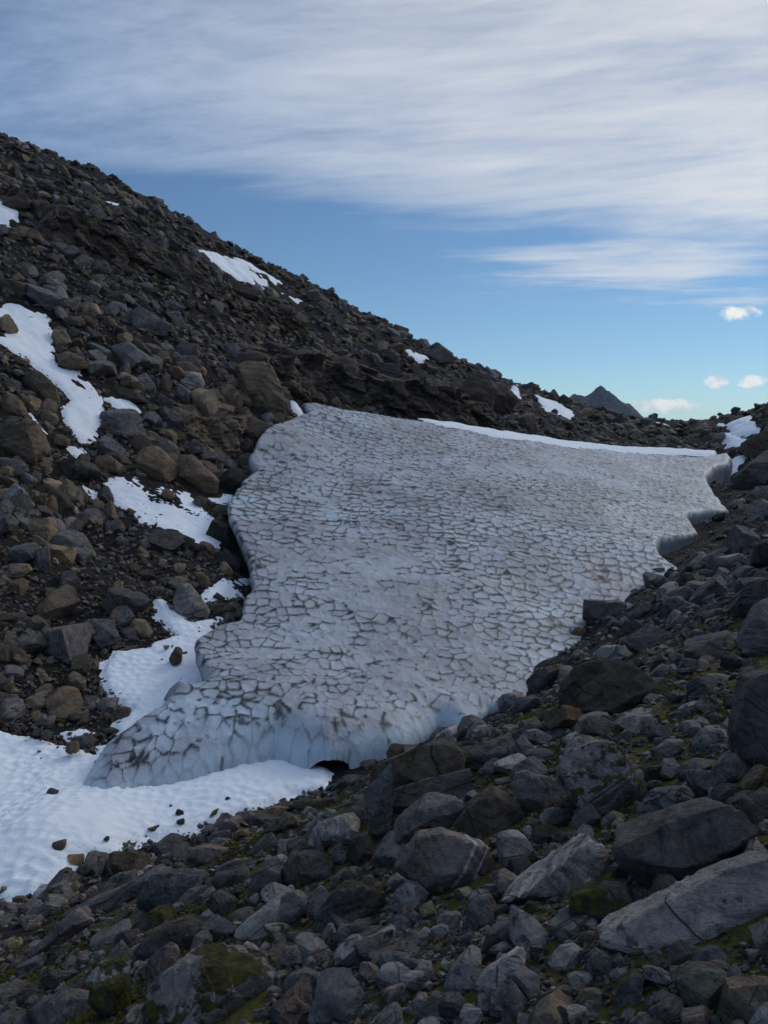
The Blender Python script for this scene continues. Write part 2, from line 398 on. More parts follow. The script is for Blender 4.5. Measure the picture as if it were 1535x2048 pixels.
def ice_material():
    m, t, b = base_mat('old_dirty_snow', 0.55)
    pos = t.new('ShaderNodeNewGeometry').outputs['Position']
    dirt = t.attr('dirt'); clean = t.attr('clean'); cell = t.attr('cell')
    n = t.noise(pos, 0.22, 5, .6); n2 = t.noise(pos, 1.4, 5, .65); n3 = t.noise(pos, 9.0, 5, .7)
    grey = t.mix(t.ramp(n2, .3, .7), rgb(.35, .38, .41), rgb(.50, .54, .58))
    brown = rgb(.298, .300, .318)
    col = t.mix(t.ramp(t.math('ADD', n, t.math('MULTIPLY', n2, .35)), .54, .78), grey, brown)
    col = t.mix(t.ramp(cell, 0, 1, 0, .30, False), col, rgb(.54, .56, .59))
    col = t.mix(t.math('MULTIPLY', clean, t.ramp(n2, .2, .8, .55, 1.0)), col, rgb(.54, .64, .71))
    col = t.mix(t.ramp(n3, .45, .75, 0, .25), col, rgb(.19, .18, .18))
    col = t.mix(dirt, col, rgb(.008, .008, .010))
    t.l.new(col, b.inputs['Base Color'])
    bump(t, b, t.math('ADD', t.noise(pos, 12.0, 6, .65), t.math('MULTIPLY', n2, .6)), 0.03, .7)
    return m
ICE = ice_material()

# ------------------------------------------------------------------ terrain sheet
ICE_PX = [  # the snowfield's outline; 'S' = on its own surface, 'F' = at its foot on the ground
    (598,799,'S'),(625,800,'S'),(740,822,'S'),(850,842,'S'),(1000,868,'S'),(1130,888,'S'),(1260,900,'S'),(1350,906,'S'),(1410,907,'S'),(1455,900,'S'),
    (1467,912,'S'),(1463,925,'S'),(1442,930,'S'),(1429,937,'S'),(1417,951,'S'),(1422,968,'S'),(1436,988,'S'),(1456,1014,'S'),(1462,1022,'S'),(1411,1024,'S'),
    (1387,1025,'S'),(1378,1030,'S'),(1387,1045,'S'),(1400,1064,'S'),(1355,1073,'S'),(1324,1076,'S'),(1319,1090,'S'),(1324,1111,'S'),(1345,1160,'S'),
    (1310,1185,'S'),(1215,1290,'S'),(1110,1350,'S'),(1015,1372,'S'),(945,1392,'S'),(905,1420,'S'),(880,1470,'F'),(800,1505,'F'),(720,1532,'F'),(660,1549,'F'),(600,1545,'F'),
    (550,1532,'F'),(430,1560,'F'),(350,1578,'F'),(215,1598,'F'),(165,1590,'F'),(160,1575,'F'),(200,1525,'F'),(250,1497,'F'),(300,1475,'F'),
    (350,1430,'F'),(355,1395,'F'),(385,1345,'S'),(390,1278,'S'),(430,1246,'S'),(470,1235,'S'),(482,1192,'S'),(500,1165,'S'),(495,1120,'S'),(475,1080,'S'),
    (455,1035,'S'),(450,1000,'S'),(480,960,'S'),(500,935,'S'),(490,905,'S'),(510,870,'S'),(540,842,'S'),(585,828,'S'),(608,818,'S')]
def densify(pts, step=14):
    out = []
    for a, b in zip(pts, pts[1:] + pts[:1]):
        n = max(1, int(math.hypot(b[0]-a[0], b[1]-a[1]) / step))
        for k in range(n):
            f = k / n; out.append((a[0]+(b[0]-a[0])*f, a[1]+(b[1]-a[1])*f) + ((a[2] if f < .5 else b[2],) if len(a) > 2 else ()))
    return out
_ip = []
for (u, v, k) in ICE_PX:
    P = cast(u, v, ICE_S if k == 'S' else Tz, 12.0, 120.0)
    if P is None:                       # on the crest, where the line of sight only grazes the surface
        r = ray(u, v); t = np.geomspace(30, 110, 600); q = t[:, None] * r; d = q[:, 2] - ICE_S(q[:, 0], q[:, 1]); P = q[np.argmin(d)]
    _ip.append(P[:2])
ICE_POLY = np.array(_ip)
for k, (u, v, _) in enumerate(ICE_PX):                      # on the bank side the snow runs on under the stones
    if 900 < u < 1350 and 1150 < v < 1430: ICE_POLY[k] += np.array([.755, -.655]) * (1.5 if u > 1000 else .7)

SNOWS = [  # outline pixels, label, ground it lies on
 ([(-260,1440),(0,1463),(60,1471),(105,1483),(140,1502),(195,1512),(212,1492),(235,1480),(262,1442),(255,1420),(220,1392),(207,1360),(205,1325),(230,1302),(300,1300),
   (350,1272),(332,1248),(322,1205),(345,1238),(380,1247),(440,1237),(436,1246),(420,1300),(405,1400),(400,1470),(420,1510),(600,1500),(640,1540),(640,1575),(560,1607),(470,1632),(370,1662),
   (292,1672),(240,1712),(182,1708),(132,1716),(130,1742),(62,1788),(0,1792),(-260,1900)], 'big dimpled fresh snow sheet filling the gully floor at lower left', 'T', .16),
 ([(262,944),(300,985),(340,975),(388,990),(402,1012),(420,1050),(438,1085),(425,1101),(375,1091),(330,1066),(262,1030),(226,1003),(214,972)], 'white snow patch below the pair of big smooth brown boulders', 'T', .15),
 ([(408,997),(470,992),(462,1016),(420,1010)], 'small snow strip touching the left edge of the old snowfield', 'T', .12),
 ([(403,1190),(440,1166),(505,1158),(478,1196),(440,1202),(410,1206)], 'snow patch beside the large smooth grey boulder', 'T', .13),
 ([(-60,640),(20,608),(60,625),(100,636),(102,670),(95,700),(120,735),(165,745),(185,780),(200,815),(196,845),(160,878),(138,852),(130,822),(145,800),(110,770),(60,722),(0,696),(-60,690)], 'long snow tongue running down the left slope from the left edge', 'T', .18),
 ([(213,798),(256,804),(302,838),(250,832)], 'thin snow strip right of the long snow tongue', 'T', .14),
 ([(-40,395),(10,408),(33,425),(36,446),(0,462),(-40,470)], 'snow patch at the left edge high on the slope', 'T', .2),
 ([(165,476),(215,486),(235,502),(275,527),(232,509),(186,497)], 'narrow snow streak under the dark cliff band', 'T', .2),
 ([(403,505),(450,513),(502,530),(552,560),(557,575),(500,570),(468,556),(430,532)], 'large snow patch lying just below the ridge line', 'T', .25),
 ([(406,573),(452,600),(442,609),(414,592)], 'small snow patch below the large one on the ridge slope', 'T', .22),
 ([(548,583),(610,605),(600,611),(560,594)], 'thin snow streak right of the small patch under the ridge', 'T', .22),
 ([(208,402),(244,412),(234,420)], 'tiny snow speck near the upper left ridge', 'T', .22),
 ([(658,638),(682,642),(676,647)], 'tiny snow speck in the middle of the ridge slope', 'T', .25),
 ([(728,653),(752,657),(744,662)], 'tiny snow speck right of the middle of the ridge slope', 'T', .25),
 ([(808,703),(852,715),(844,723),(818,716)], 'small snow patch above the dark outcrop behind the snowfield', 'T', .3),
 ([(788,743),(812,748),(852,755),(850,765),(802,757)], 'broken snow strip on the dark outcrop behind the snowfield', 'T', .3),
 ([(1073,797),(1110,806),(1148,830),(1130,844),(1094,827)], 'snow patch on the far slope right of the outcrop', 'T', .35),
 ([(1017,788),(1034,772),(1036,796)], 'small snow patch left of the patch on the far slope', 'T', .35),
 ([(1358,828),(1398,840),(1375,849)], 'snow patch on the far saddle under the low clouds', 'T', .5),
 ([(1306,846),(1337,852),(1318,856)], 'tiny snow speck on the far saddle', 'T', .5),
 ([(1436,848),(1512,862),(1470,872)], 'upper snow strip in the far notch at right', 'T', .4),
 ([(1448,868),(1490,878),(1476,902),(1456,892)], 'middle snow patch in the far notch at right', 'T', .4),
 ([(1462,918),(1494,913),(1480,935),(1456,952)], 'lowest snow strip in the far notch beside the ice wall', 'T', .4),
 ([(62,828),(84,858),(98,874),(72,858)], 'small snow streak between brown boulders at left', 'T', .14),
 ([(136,893),(168,900),(152,910)], 'small snow patch beneath the long snow tongue', 'T', .13),
 ([(162,968),(192,984),(186,992)], 'small snow patch left of the dark upright stone', 'T', .12),
 ([(92,1430),(134,1440),(120,1448)], 'small snow patch in the dark gravel at lower left', 'T', .10),
 ([(125,1468),(160,1458),(182,1466),(150,1476)], 'snow strip behind the pair of boulders on the snow', 'T', .10),
 ([(580,800),(592,806),(606,828),(596,830)], 'snow sliver at the upper left corner of the old snowfield', 'T', .3),
 ([(838,838),(1000,862),(1130,882),(1260,895),(1350,899),(1420,902),(1405,912),(1300,908),(1150,894),(1000,874),(900,855)], 'white fresh snow band along the top of the old snowfield', 'S', .10),
]
def world_poly(pts, kind):
    out = []
    for (u, v) in densify(pts, 45):
        P = None
        f = ICE_S if kind == 'S' else Tz
        for dv in (0, 1.5, 3, 5, 8, 12):
            P = cast(u, v + dv, f, 6.0, 260.0 if kind == 'T' else 110.0)
            if P is not None: break
        if P is not None: out.append(P[:2])
    return np.array(out)
SNOW_POLYS = [world_poly(s[0], s[2]) for s in SNOWS]

def rough(x, y):
    """fine relief of the rocky ground"""
    d = np.hypot(x, y); a = 0.10 + 0.0035 * np.clip(d, 0, 150)
    return a * fbm2(x, y, 2.3, 5, 3, .55) + np.clip(d - 30, 0, 60) / 60 * np.clip(1.6 - d / 100, .35, 1) * 0.9 * fbm2(x, y, 11.0, 3, 40)
def mossy_at(x, y):
    return sstep(bank(x, y) - Tz(x, y) + 0.0, -6, 6) * 0 + sstep(30 - np.hypot(x, y), 0, 14) * sstep((x + 7.5) * .755 - (y - 15) * .655, 1.0, 4.5)

rad = np.concatenate([np.geomspace(0.4, 3, 14)[:-1], np.geomspace(3, 130, 400)[:-1], np.geomspace(130, 260, 36)[:-1], np.geomspace(260, 9000, 26)])
th = np.concatenate([np.radians(np.linspace(-180, -40, 60))[:-1], np.radians(np.linspace(-40, 40, 300)), np.radians(np.linspace(40, 180, 60))[1:]])
RR, TH = np.meshgrid(rad, th, indexing='ij'); X = RR * np.sin(TH); Y = RR * np.cos(TH)
big = SNOW_POLYS[0]
calm = sstep(sdf(X, Y, big), -0.6, 1.0)
Z = Tz(X, Y) + rough(X, Y) * (.25 + .75 * calm) - (1 - calm) * .08
under = sstep(sdf(X, Y, ICE_POLY), -1.5, 0.0)
Z = np.where(under < 1, np.minimum(Z, Tz(X, Y) + .1), Z)
F = grid_faces(len(rad), len(th))
me = mesh_np('terrain', np.stack([X, Y, Z], -1).reshape(-1, 3), F[:, ::-1], GROUND, True, {'mossy': ('FLOAT', (mossy_at(X, Y) * 1.0).ravel())})
tag(link('terrain', me), 'dark gravelly mountain ground under the boulders on both sides of the gully', 'ground', kind='structure')
print('terrain', len(me.vertices))

# ------------------------------------------------------------------ the old snowfield
def build_ice():
    ys = 17.5 * np.exp(np.arange(0, math.log(97 / 17.5), 0.0030)); kx = np.arange(-.47, .50, 0.00125)
    Yg, K = np.meshgrid(ys, kx, indexing='ij'); Xg = K * Yg
    fr = sstep(26.5 - Yg, 0, 4)                                         # the rounded front
    wob = 0.10 * fbm2(Xg, Yg, 1.1, 3, 8) * (Yg / 25) ** .5 * (1 - .9 * fr) * np.where(Xg > 6, .45, 1) + .16 * fr * fbm2(Xg, Yg, 2.8, 2, 18)
    sd = sdf(Xg, Yg, ICE_POLY) + wob
    floor = Tz(Xg, Yg) - 0.12
    S = ICE_S(Xg, Yg)
    # ablation hollows: cells with raised rims that carry the dirt
    wx = Xg + .13 * fbm2(Xg, Yg, 1.0, 2, 5); wy = Yg + .15 * fbm2(Xg, Yg, 1.0, 2, 6)
    yt = np.linspace(15, 100, 400); ct = .40 + .22 * sstep(yt, 20, 42); vt = np.concatenate([[0], np.cumsum(np.diff(yt) / (ct[1:] * 1.25))])
    cs = np.interp(wy, yt, ct)                                          # smaller hollows near the front
    f1, f2, cid = voronoi2(wx / cs, np.interp(wy, yt, vt), 4, 0.88)
    g1, g2, gid = voronoi2(wx / .36 + 9, wy / .40 + 3, 14, 0.95)
    e = f2 - f1; eg = g2 - g1
    amp = .75 + .5 * fbm2(Xg, Yg, 6.0, 2, 21)
    S = S + amp * (cs / .62) ** 1.6 * (.068 * np.clip(f1, 0, .9) ** 2 + .028 * np.exp(-e / .12) + .016 * np.exp(-eg / .2) - .03) + .10 * fbm2(Xg, Yg, 3.2, 3, 31) + .03 * fbm2(Xg, Yg, .25, 2, 33)
    wdt = np.maximum(.26 + 1.15 * fr, .009 * Yg)
    tt = np.clip(-sd / wdt, 0, 1)
    prof = np.power(np.clip(1 - np.power(1 - tt, 2.4), 0, 1), .42)
    H_ = S - floor
    Zg = np.where(H_ > 0, floor + H_ * prof, S)
    Zg = np.where(sd > 0, floor - .25, Zg)
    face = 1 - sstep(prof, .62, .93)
    brk = fbm2(Xg, Yg, .8, 4, 51); brk2 = fbm2(Xg, Yg, 7.0, 3, 52)
    ek = np.gradient(e, axis=1) / .00125; ey = np.gradient(e, axis=0) / (Yg * .003); exx = ek / Yg; eyy = ey - K / Yg * ek
    across = eyy ** 2 / np.maximum(exx ** 2 + eyy ** 2, 1e-6); across = .40 + .60 * sstep(across, .15, .75)       # dirt gathers on the rims that face down the slope
    line = across * np.exp(-(e / (.05 + (.05 + .095 * sstep(Yg, 20, 40)) * across + .03 * brk)) ** 2) * sstep(brk + .8 * brk2 + .6 * (cid - .5), -.75, .10)
    knot = np.exp(-(e / .26) ** 2) * sstep(fbm2(Xg, Yg, .36, 3, 61) + .25 * fr + .22 * sstep(32 - Yg, 0, 6) + .3 * brk2, .50, .72)   # clots of mud at the rims
    near_fade = np.clip(1.3 - (Yg - 20) / 85, .55, 1.0)
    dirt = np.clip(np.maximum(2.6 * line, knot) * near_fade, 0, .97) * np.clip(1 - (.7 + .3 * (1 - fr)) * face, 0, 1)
    dirt = np.maximum(dirt, .48 * face * (1 - fr))  # mask also carries an even darkening of the steep side walls
    spk = sstep(fbm2(Xg, Yg, .33, 4, 71), .78, 1.05) * fr
    dirt = np.clip(np.maximum(dirt, spk * .8), 0, 1)
    clean = np.maximum(face * fr, .9 * sstep(24.2 - Yg, 0, 2.5) * sstep(fbm2(Xg, Yg, 2.0, 3, 81) + (Xg + 4) * .12, -.2, .6)); clean = np.maximum(clean, .55 * sstep(brk2 + fbm2(Xg, Yg, 2.2, 3, 91) * .6, .25, .8))
    keep = sd < .02
    # undercut lip along the sides
    dk = np.gradient(sd, axis=1) / 0.00125; dyk = np.gradient(sd, axis=0) / (Yg * .0030); gx_ = dk / Yg; gy_ = dyk - K / Yg * dk; gl = np.maximum(np.hypot(gx_, gy_), 1.0); gx_ = gx_ / gl; gy_ = gy_ / gl
    cutk = np.clip(.8 - prof, 0, 1) * (1 - fr) * np.where(Xg < 3, 1.1, .35)
    Xg = Xg - gx_ * cutk; Yg = Yg - gy_ * cutk
    V = np.stack([Xg, Yg, Zg], -1).reshape(-1, 3); Fq = grid_faces(*Xg.shape, keep=keep)
    # the meltwater hole in the front
    c0 = cast(660, 1545); tun = (c0[0], c0[1], float(Tz(c0[0], c0[1])) - .15)
    hx = ((V[:, 0] - tun[0]) / .62) ** 2 + ((V[:, 2] - tun[2]) / .52) ** 2; hole = (hx < 1) & (np.abs(V[:, 1] - tun[1]) < 1.9)
    gone = hole[Fq].any(1); rim = np.intersect1d(np.unique(Fq[gone]), np.unique(Fq[~gone])); Fq = Fq[~gone]
    kk = 1 / np.sqrt(hx[rim]); V[rim, 0] = tun[0] + (V[rim, 0] - tun[0]) * kk; V[rim, 2] = tun[2] + (V[rim, 2] - tun[2]) * kk
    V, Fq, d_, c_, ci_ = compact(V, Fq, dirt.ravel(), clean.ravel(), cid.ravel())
    base = Vector((-1.5, 22.0, float(Tz(-1.5, 22.0))))
    root = bpy.data.objects.new('old_snowfield', None); COL.objects.link(root); root.location = base
    tag(root, 'large grey dirty old snowfield with dark-rimmed hollows filling the gully', 'snowfield')
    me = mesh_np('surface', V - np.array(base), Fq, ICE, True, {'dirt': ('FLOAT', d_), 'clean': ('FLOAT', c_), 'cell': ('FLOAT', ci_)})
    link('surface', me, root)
    # tunnel running back under the snow
    n, L = 28, 16; a = np.linspace(0, math.pi, n); vs_ = []
    for j in range(L):
        s = j / (L - 1); k = 1.0 + .06 * math.sin(j * 1.7) - .25 * s
        wob = .04 * vnoise(np.stack([np.cos(a) * 3, np.sin(a) * 3, np.full(n, j * .6)], 1), 3)
        vs_.append(np.stack([tun[0] + .3 * s + np.cos(a) * (.72 * k + wob), np.full(n, tun[1] + .40 + 4.0 * s), tun[2] - .12 + .12 * s + np.sin(a) * (.62 * k + wob)], 1))
    V = np.concatenate(vs_); Fq = grid_faces(L, n)
    me = mesh_np('meltwater_tunnel', V - np.array(base), Fq, ICE, True, {'clean': ('FLOAT', np.ones(len(V)) * .8)})
    link('meltwater_tunnel', me, root)
    print('ice', len(d_))
build_ice()

# ------------------------------------------------------------------ fresh snow
for (pts, label, kind, thick), poly in zip(SNOWS, SNOW_POLYS):
    if len(poly) < 3: print('no poly', label); continue
    dist = np.median(np.hypot(poly[:, 0], poly[:, 1]))
    res = max(.055, dist * .0028)
    x0, y0 = poly.min(0) - .8; x1, y1 = poly.max(0) + .8
    x0 = max(x0, -24 if dist < 25 else -60)
    res = max(res, math.sqrt((x1 - x0) * (y1 - y0) / 160000))
    Xg, Yg = np.meshgrid(np.arange(x0, x1, res), np.arange(y0, y1, res))
    rag = 0.24 + dist * .0060
    pr = np.roll(poly, -1, 0); area = abs((poly[:, 0] * pr[:, 1] - pr[:, 0] * poly[:, 1]).sum()) / 2; rag = min(rag, .16 * math.sqrt(area))
    sd = sdf(Xg, Yg, poly) - .25 * rag + rag * fbm2(Xg, Yg, rag * 3.0, 5, 101, .6) * .7
    f1, f2, cid = voronoi2((Xg + .1 * fbm2(Xg, Yg, .5, 2, 7)) / .34, (Yg + .1 * fbm2(Xg, Yg, .5, 2, 9)) / .30, 77)
    cups = (.085 * np.exp(-(f2 - f1) / .26) - .03) * (.75 + .6 * fbm2(Xg, Yg, 2.2, 2, 207))
    base = ICE_S(Xg, Yg) + .03 if kind == 'S' else Tz(Xg, Yg)
    e = np.clip(-sd / (.45 + dist * .004), -1.2, 1)
    Zg = base + .75 * thick * np.where(e > 0, np.sqrt(np.clip(1 - (1 - e) ** 2, 0, 1)), e * 1.5) + cups * np.clip(e * 2, 0, 1) * (1 if dist < 60 else .6) + .06 * fbm2(Xg, Yg, 1.8, 3, 33) * np.clip(e, 0, 1)
    if kind == 'T' and dist > 25: Zg = Zg + .5 * rough(Xg, Yg)
    Fq = grid_faces(*Xg.shape, keep=(sd < .12))
    V = np.stack([Xg, Yg, Zg], -1).reshape(-1, 3)
    edge = (1 - sstep(-sd, 0, .5)).ravel()
    V, Fq, ed = compact(V, Fq, edge)
    if not len(Fq): print('empty', label); continue
    c = V.mean(0); o = link('snow_patch', mesh_np('snow_patch', V - c, Fq, SNOW, True, {'edge': ('FLOAT', ed)}), loc=c)
    tag(o, label, 'snow', 'patches of fresh snow in the gully and on the slopes')
    print('snow', label[:40], round(float(dist), 1), len(V))

# ------------------------------------------------------------------ stones
def in_snow(x, y, m=0.0):
    r = np.zeros(len(x), bool)
    for s, poly in zip(SNOWS, SNOW_POLYS):
        if len(poly) < 3: continue
        lo = poly.min(0) - 1; hi = poly.max(0) + 1; k = np.where((x > lo[0]) & (x < hi[0]) & (y > lo[1]) & (y < hi[1]))[0]
        if len(k): r[k] |= sdf(x[k], y[k], poly) < (m[k] if np.ndim(m) else m)
    return r
def ico(n):
    bm = bmesh.new(); bmesh.ops.create_icosphere(bm, subdivisions=n, radius=1.0)
    bm.verts.ensure_lookup_table(); V = np.array([v.co[:] for v in bm.verts]); F = np.array([[v.index for v in f.verts] for f in bm.faces]); bm.free()
    return V / np.linalg.norm(V, axis=1)[:, None], F
ICO = {n: ico(n) for n in (3, 4, 5)}

def planes_rock(planes, dirs, p):
    """radius of a rounded polyhedron bounded by planes (nx, ny, nz, distance) in each direction"""
    P = np.array(planes, float); q = np.clip(dirs @ P[:, :3].T, 0, None) / P[:, 3][None]
    m = q.max(1, keepdims=True); return (1.0 / (m[:, 0] * np.power(np.power(q / m, p).sum(1), 1.0 / p)))
def rand_rot(rng):
    q = rng.normal(size=4); q /= np.linalg.norm(q); w, x, y, z = q
    return np.array([[1-2*(y*y+z*z), 2*(x*y-z*w), 2*(x*z+y*w)], [2*(x*y+z*w), 1-2*(x*x+z*z), 2*(y*z-x*w)], [2*(x*z-y*w), 2*(y*z+x*w), 1-2*(x*x+y*y)]])
def Trough(x, y): return Tz(x, y) + rough(x, y)
def convex(pts):
    pts = sorted(set(map(tuple, pts)))
    def half(ps):
        h = []
        for p in ps:
            while len(h) > 1 and (h[-1][0]-h[-2][0])*(p[1]-h[-2][1]) - (h[-1][1]-h[-2][1])*(p[0]-h[-2][0]) <= 0: h.pop()
            h.append(p)
        return h
    a = half(pts); b = half(pts[::-1]); return np.array(a[:-1] + b[:-1])

TONES = {  # base colour, iron stain, lichen
 'grey': ((.088, .085, .088), .2, .65), 'pale': ((.160, .155, .158), .1, .9), 'dark': ((.045, .043, .044), .3, .35), 'brown': ((.092, .074, .055), .9, .15),
 'tan': ((.150, .122, .085), .9, .05), 'blue': ((.066, .072, .080), .1, .5), 'green': ((.072, .080, .072), .1, .2), 'pink': ((.115, .096, .094), .3, .6), 'black': ((.020, .019, .019), .1, .1),
 'dbrown': ((.052, .043, .035), .7, .1), 'lgrey': ((.195, .192, .192), .05, .5)}
WARM = np.array([1.12, 1.02, .92]) * 1.15
WORD = {'grey': 'grey', 'pale': 'pale grey', 'dark': 'dark grey', 'brown': 'brown', 'tan': 'tan', 'blue': 'blue-grey', 'green': 'greenish grey', 'pink': 'pinkish grey', 'black': 'blackish', 'dbrown': 'dark brown', 'lgrey': 'light grey'}

def rock_attrs(n, tone, rng, V, size, mossy, lich_k=1.0):
    c, rust, lich = TONES[tone]; k = rng.uniform(.85, 1.25); c = np.array(c) * k * WARM * (1 + rng.uniform(-.02, .02, 3))
    R = rand_rot(rng); R[2] = R[2] * .5 + np.array([.35, -.3, .8]) * .5; 
    loc = (V @ R.T) / max(size, .12) ** .45 * 1.5 + rng.uniform(-50, 50, 3)
    return {'tint': ('FLOAT_COLOR', np.tile(np.append(c, 1), (n, 1))), 'loc': ('FLOAT_VECTOR', loc), 'mossy': ('FLOAT', np.full(n, mossy)),
            'lichen': ('FLOAT', np.full(n, lich * lich_k)), 'rust': ('FLOAT', np.full(n, rust * rng.uniform(.4, 1.1)))}

def shape_detail(V, dirs, rng, size, amt=1.0):
    """break up the faces: chips, ledges along the foliation, small relief"""
    s = rng.integers(0, 9999); q = V / size
    nrm = dirs
    f = rng.normal(size=3); f[2] += 1.2; f /= np.linalg.norm(f)
    lay = (V @ f) / size * rng.uniform(5, 10) + .8 * fbm(q * 2.0 + s, 2, 5)
    saw = lay - np.floor(lay)
    led = (np.minimum(saw, (1 - saw) * 4) - .4) * .034 * rng.uniform(.2, 1.4)
    d = .012 * fbm(q * 2.2 + s, 3, 1, .5) + .010 * fbm(q * 9.0 + s, 4, 2, .55) + .010 * (1 - 2 * np.abs(fbm(q * 4.5 + s, 4, 9, .5))) + led
    return V + nrm * (d * size * amt)[:, None]

HULLS = []
ALL = []            # (object, u, v, px, tone, aspect, named label or None)
def finish(name, V, F, tone, rng, size, mossy, c, label, u, v, px, asp):
    n = len(V); me = mesh_np(name, V, F, ROCK, True, rock_attrs(n, tone, rng, V, size, mossy)); me.set_sharp_from_angle(angle=math.radians(28))
    o = link(name, me, loc=c); ALL.append([o, u, v, px, tone, asp, label]); return o

def hero(pts, tone, label=None, depth=.8, p=16, mossy=None, front=None, seed=None, name=None, sink=0.0, vein=None):
    pts = np.array(pts, float); hull = convex(pts); rng = np.random.default_rng(seed if seed is not None else int(abs(pts.sum())) % 99991)
    u0, v0 = hull.min(0); u1, v1 = hull.max(0); w, h = u1 - u0, v1 - v0
    cu, cv_ = hull.mean(0) * .5 + np.array([(u0 + u1) / 2, (v0 + v1) / 2]) * .5
    g = cast(min(max(cu, -200), 1735), v1 - .14 * h, Trough)
    for dv in (6, 12, 20, 30):
        if g is None:
            g = cast(cu, v1 - .14 * h + dv, Trough); cv_ += 0 if g is None else dv
    if g is None: print('miss', label, cu, v1); return None
    z0 = g @ CF; m0 = z0 / FPX; dd = depth * math.sqrt(w * h) * m0
    on_snow = bool(in_snow(np.array([g[0]]), np.array([g[1]]), -.05)[0]); zc_ = z0 + (.05 if on_snow else .36) * dd; m = zc_ / FPX
    if on_snow: v1 += 0; sink = sink - .13
    C = ray(cu, cv_) * zc_
    r = ray(cu, cv_); f = r / np.linalg.norm(r)
    # outline in metres about the centre, picture right = a, picture up = b
    A = (hull[:, 0] - cu) * m; B = -(hull[:, 1] - cv_) * m
    planes = []
    nn = len(A)
    for i in range(nn):
        j = (i + 1) % nn; ex, ey = A[j] - A[i], B[j] - B[i]; L = math.hypot(ex, ey)
        if L < 1e-6: continue
        na, nb = ey / L, -ex / L; d = na * A[i] + nb * B[i]
        if d < 0: na, nb, d = -na, -nb, -d
        d = max(d, .06 * math.sqrt(w * h) * m)
        al = rng.uniform(.03, .35); z0_ = -.3 * dd / 2                       # sides taper away from the viewer
        planes.append((na * math.cos(al), nb * math.cos(al), math.sin(al), max(d * math.cos(al) + z0_ * math.sin(al), .3 * d)))
        if nb > .2 and rng.random() < .75 or rng.random() < .2:             # sloping shoulder
            be = rng.uniform(.45, 1.05); planes.append((na * math.cos(be), nb * math.cos(be), -math.sin(be), d * math.cos(be) + rng.uniform(.05, .3) * dd / 2 * math.sin(be)))
    hd = dd / 2
    if front is None: front = [(rng.uniform(-.5, .5), rng.uniform(.25, .9), rng.uniform(.75, 1.0)), (rng.uniform(-.6, .6), rng.uniform(-.6, .1), rng.uniform(.75, 1.05))] + ([(rng.choice([-1, 1]) * rng.uniform(.5, 1.0), rng.uniform(-.2, .5), rng.uniform(.85, 1.1))] if rng.random() < .6 else [])
    for (a, b, k) in front:
        L = math.sqrt(a*a + b*b + 1); planes.append((a / L, b / L, -1 / L, hd * k))
    planes.append((rng.uniform(-.2, .2), rng.uniform(-.2, .2), 1, hd))
    P = np.array(planes); P[:, :3] /= np.linalg.norm(P[:, :3], axis=1)[:, None]
    pxs = math.sqrt(w * h)
    for k in range(0 if p >= 24 else 3):                 # chipped corners
        q = rng.normal(size=3); q[2] = -abs(q[2]) * .8; q /= np.linalg.norm(q)
        P = np.vstack([P, np.append(q, planes_rock(P, q[None], 60)[0] * rng.uniform(.88, .98))])
    V0, F0 = ICO[5 if pxs > 105 else 4 if pxs > 36 else 3]
    rad_ = planes_rock(P, V0, p * 9.0); V = V0 * rad_[:, None]
    size = math.sqrt(w * h) * m; HULLS.append((hull, zc_ + .2 * dd))
    V = shape_detail(V, V0, rng, size)
    right = CR; fwd = CF; up = CU
    Wd = V[:, :1] * right + V[:, 1:2] * up + V[:, 2:3] * fwd
    if mossy is None: mossy = float(mossy_at(C[0], C[1])) * rng.uniform(.15, .85)
    nm = name or ('boulder' if size > .55 else 'stone')
    if vein:
        o = finish(nm, Wd, F0, tone, rng, size, mossy, C, label, cu, cv_, pxs, w / h); me = o.data
        for an, dat in (('vein', V[:, 0] * .86 - V[:, 1] * .51 - 22 * m + .02 * fbm(V * 3, 2, 4)), ('veined', np.ones(len(V)))):
            a_ = me.attributes.new(an, 'FLOAT', 'POINT'); a_.data.foreach_set('value', np.ascontiguousarray(dat, np.float32))
        return o
    return finish(nm, Wd, F0[:, ::-1] if np.linalg.det(np.stack([right, up, fwd])) < 0 else F0, tone, rng, size, mossy, C - np.array([0, 0, sink]), label, cu, cv_, pxs, w / h)

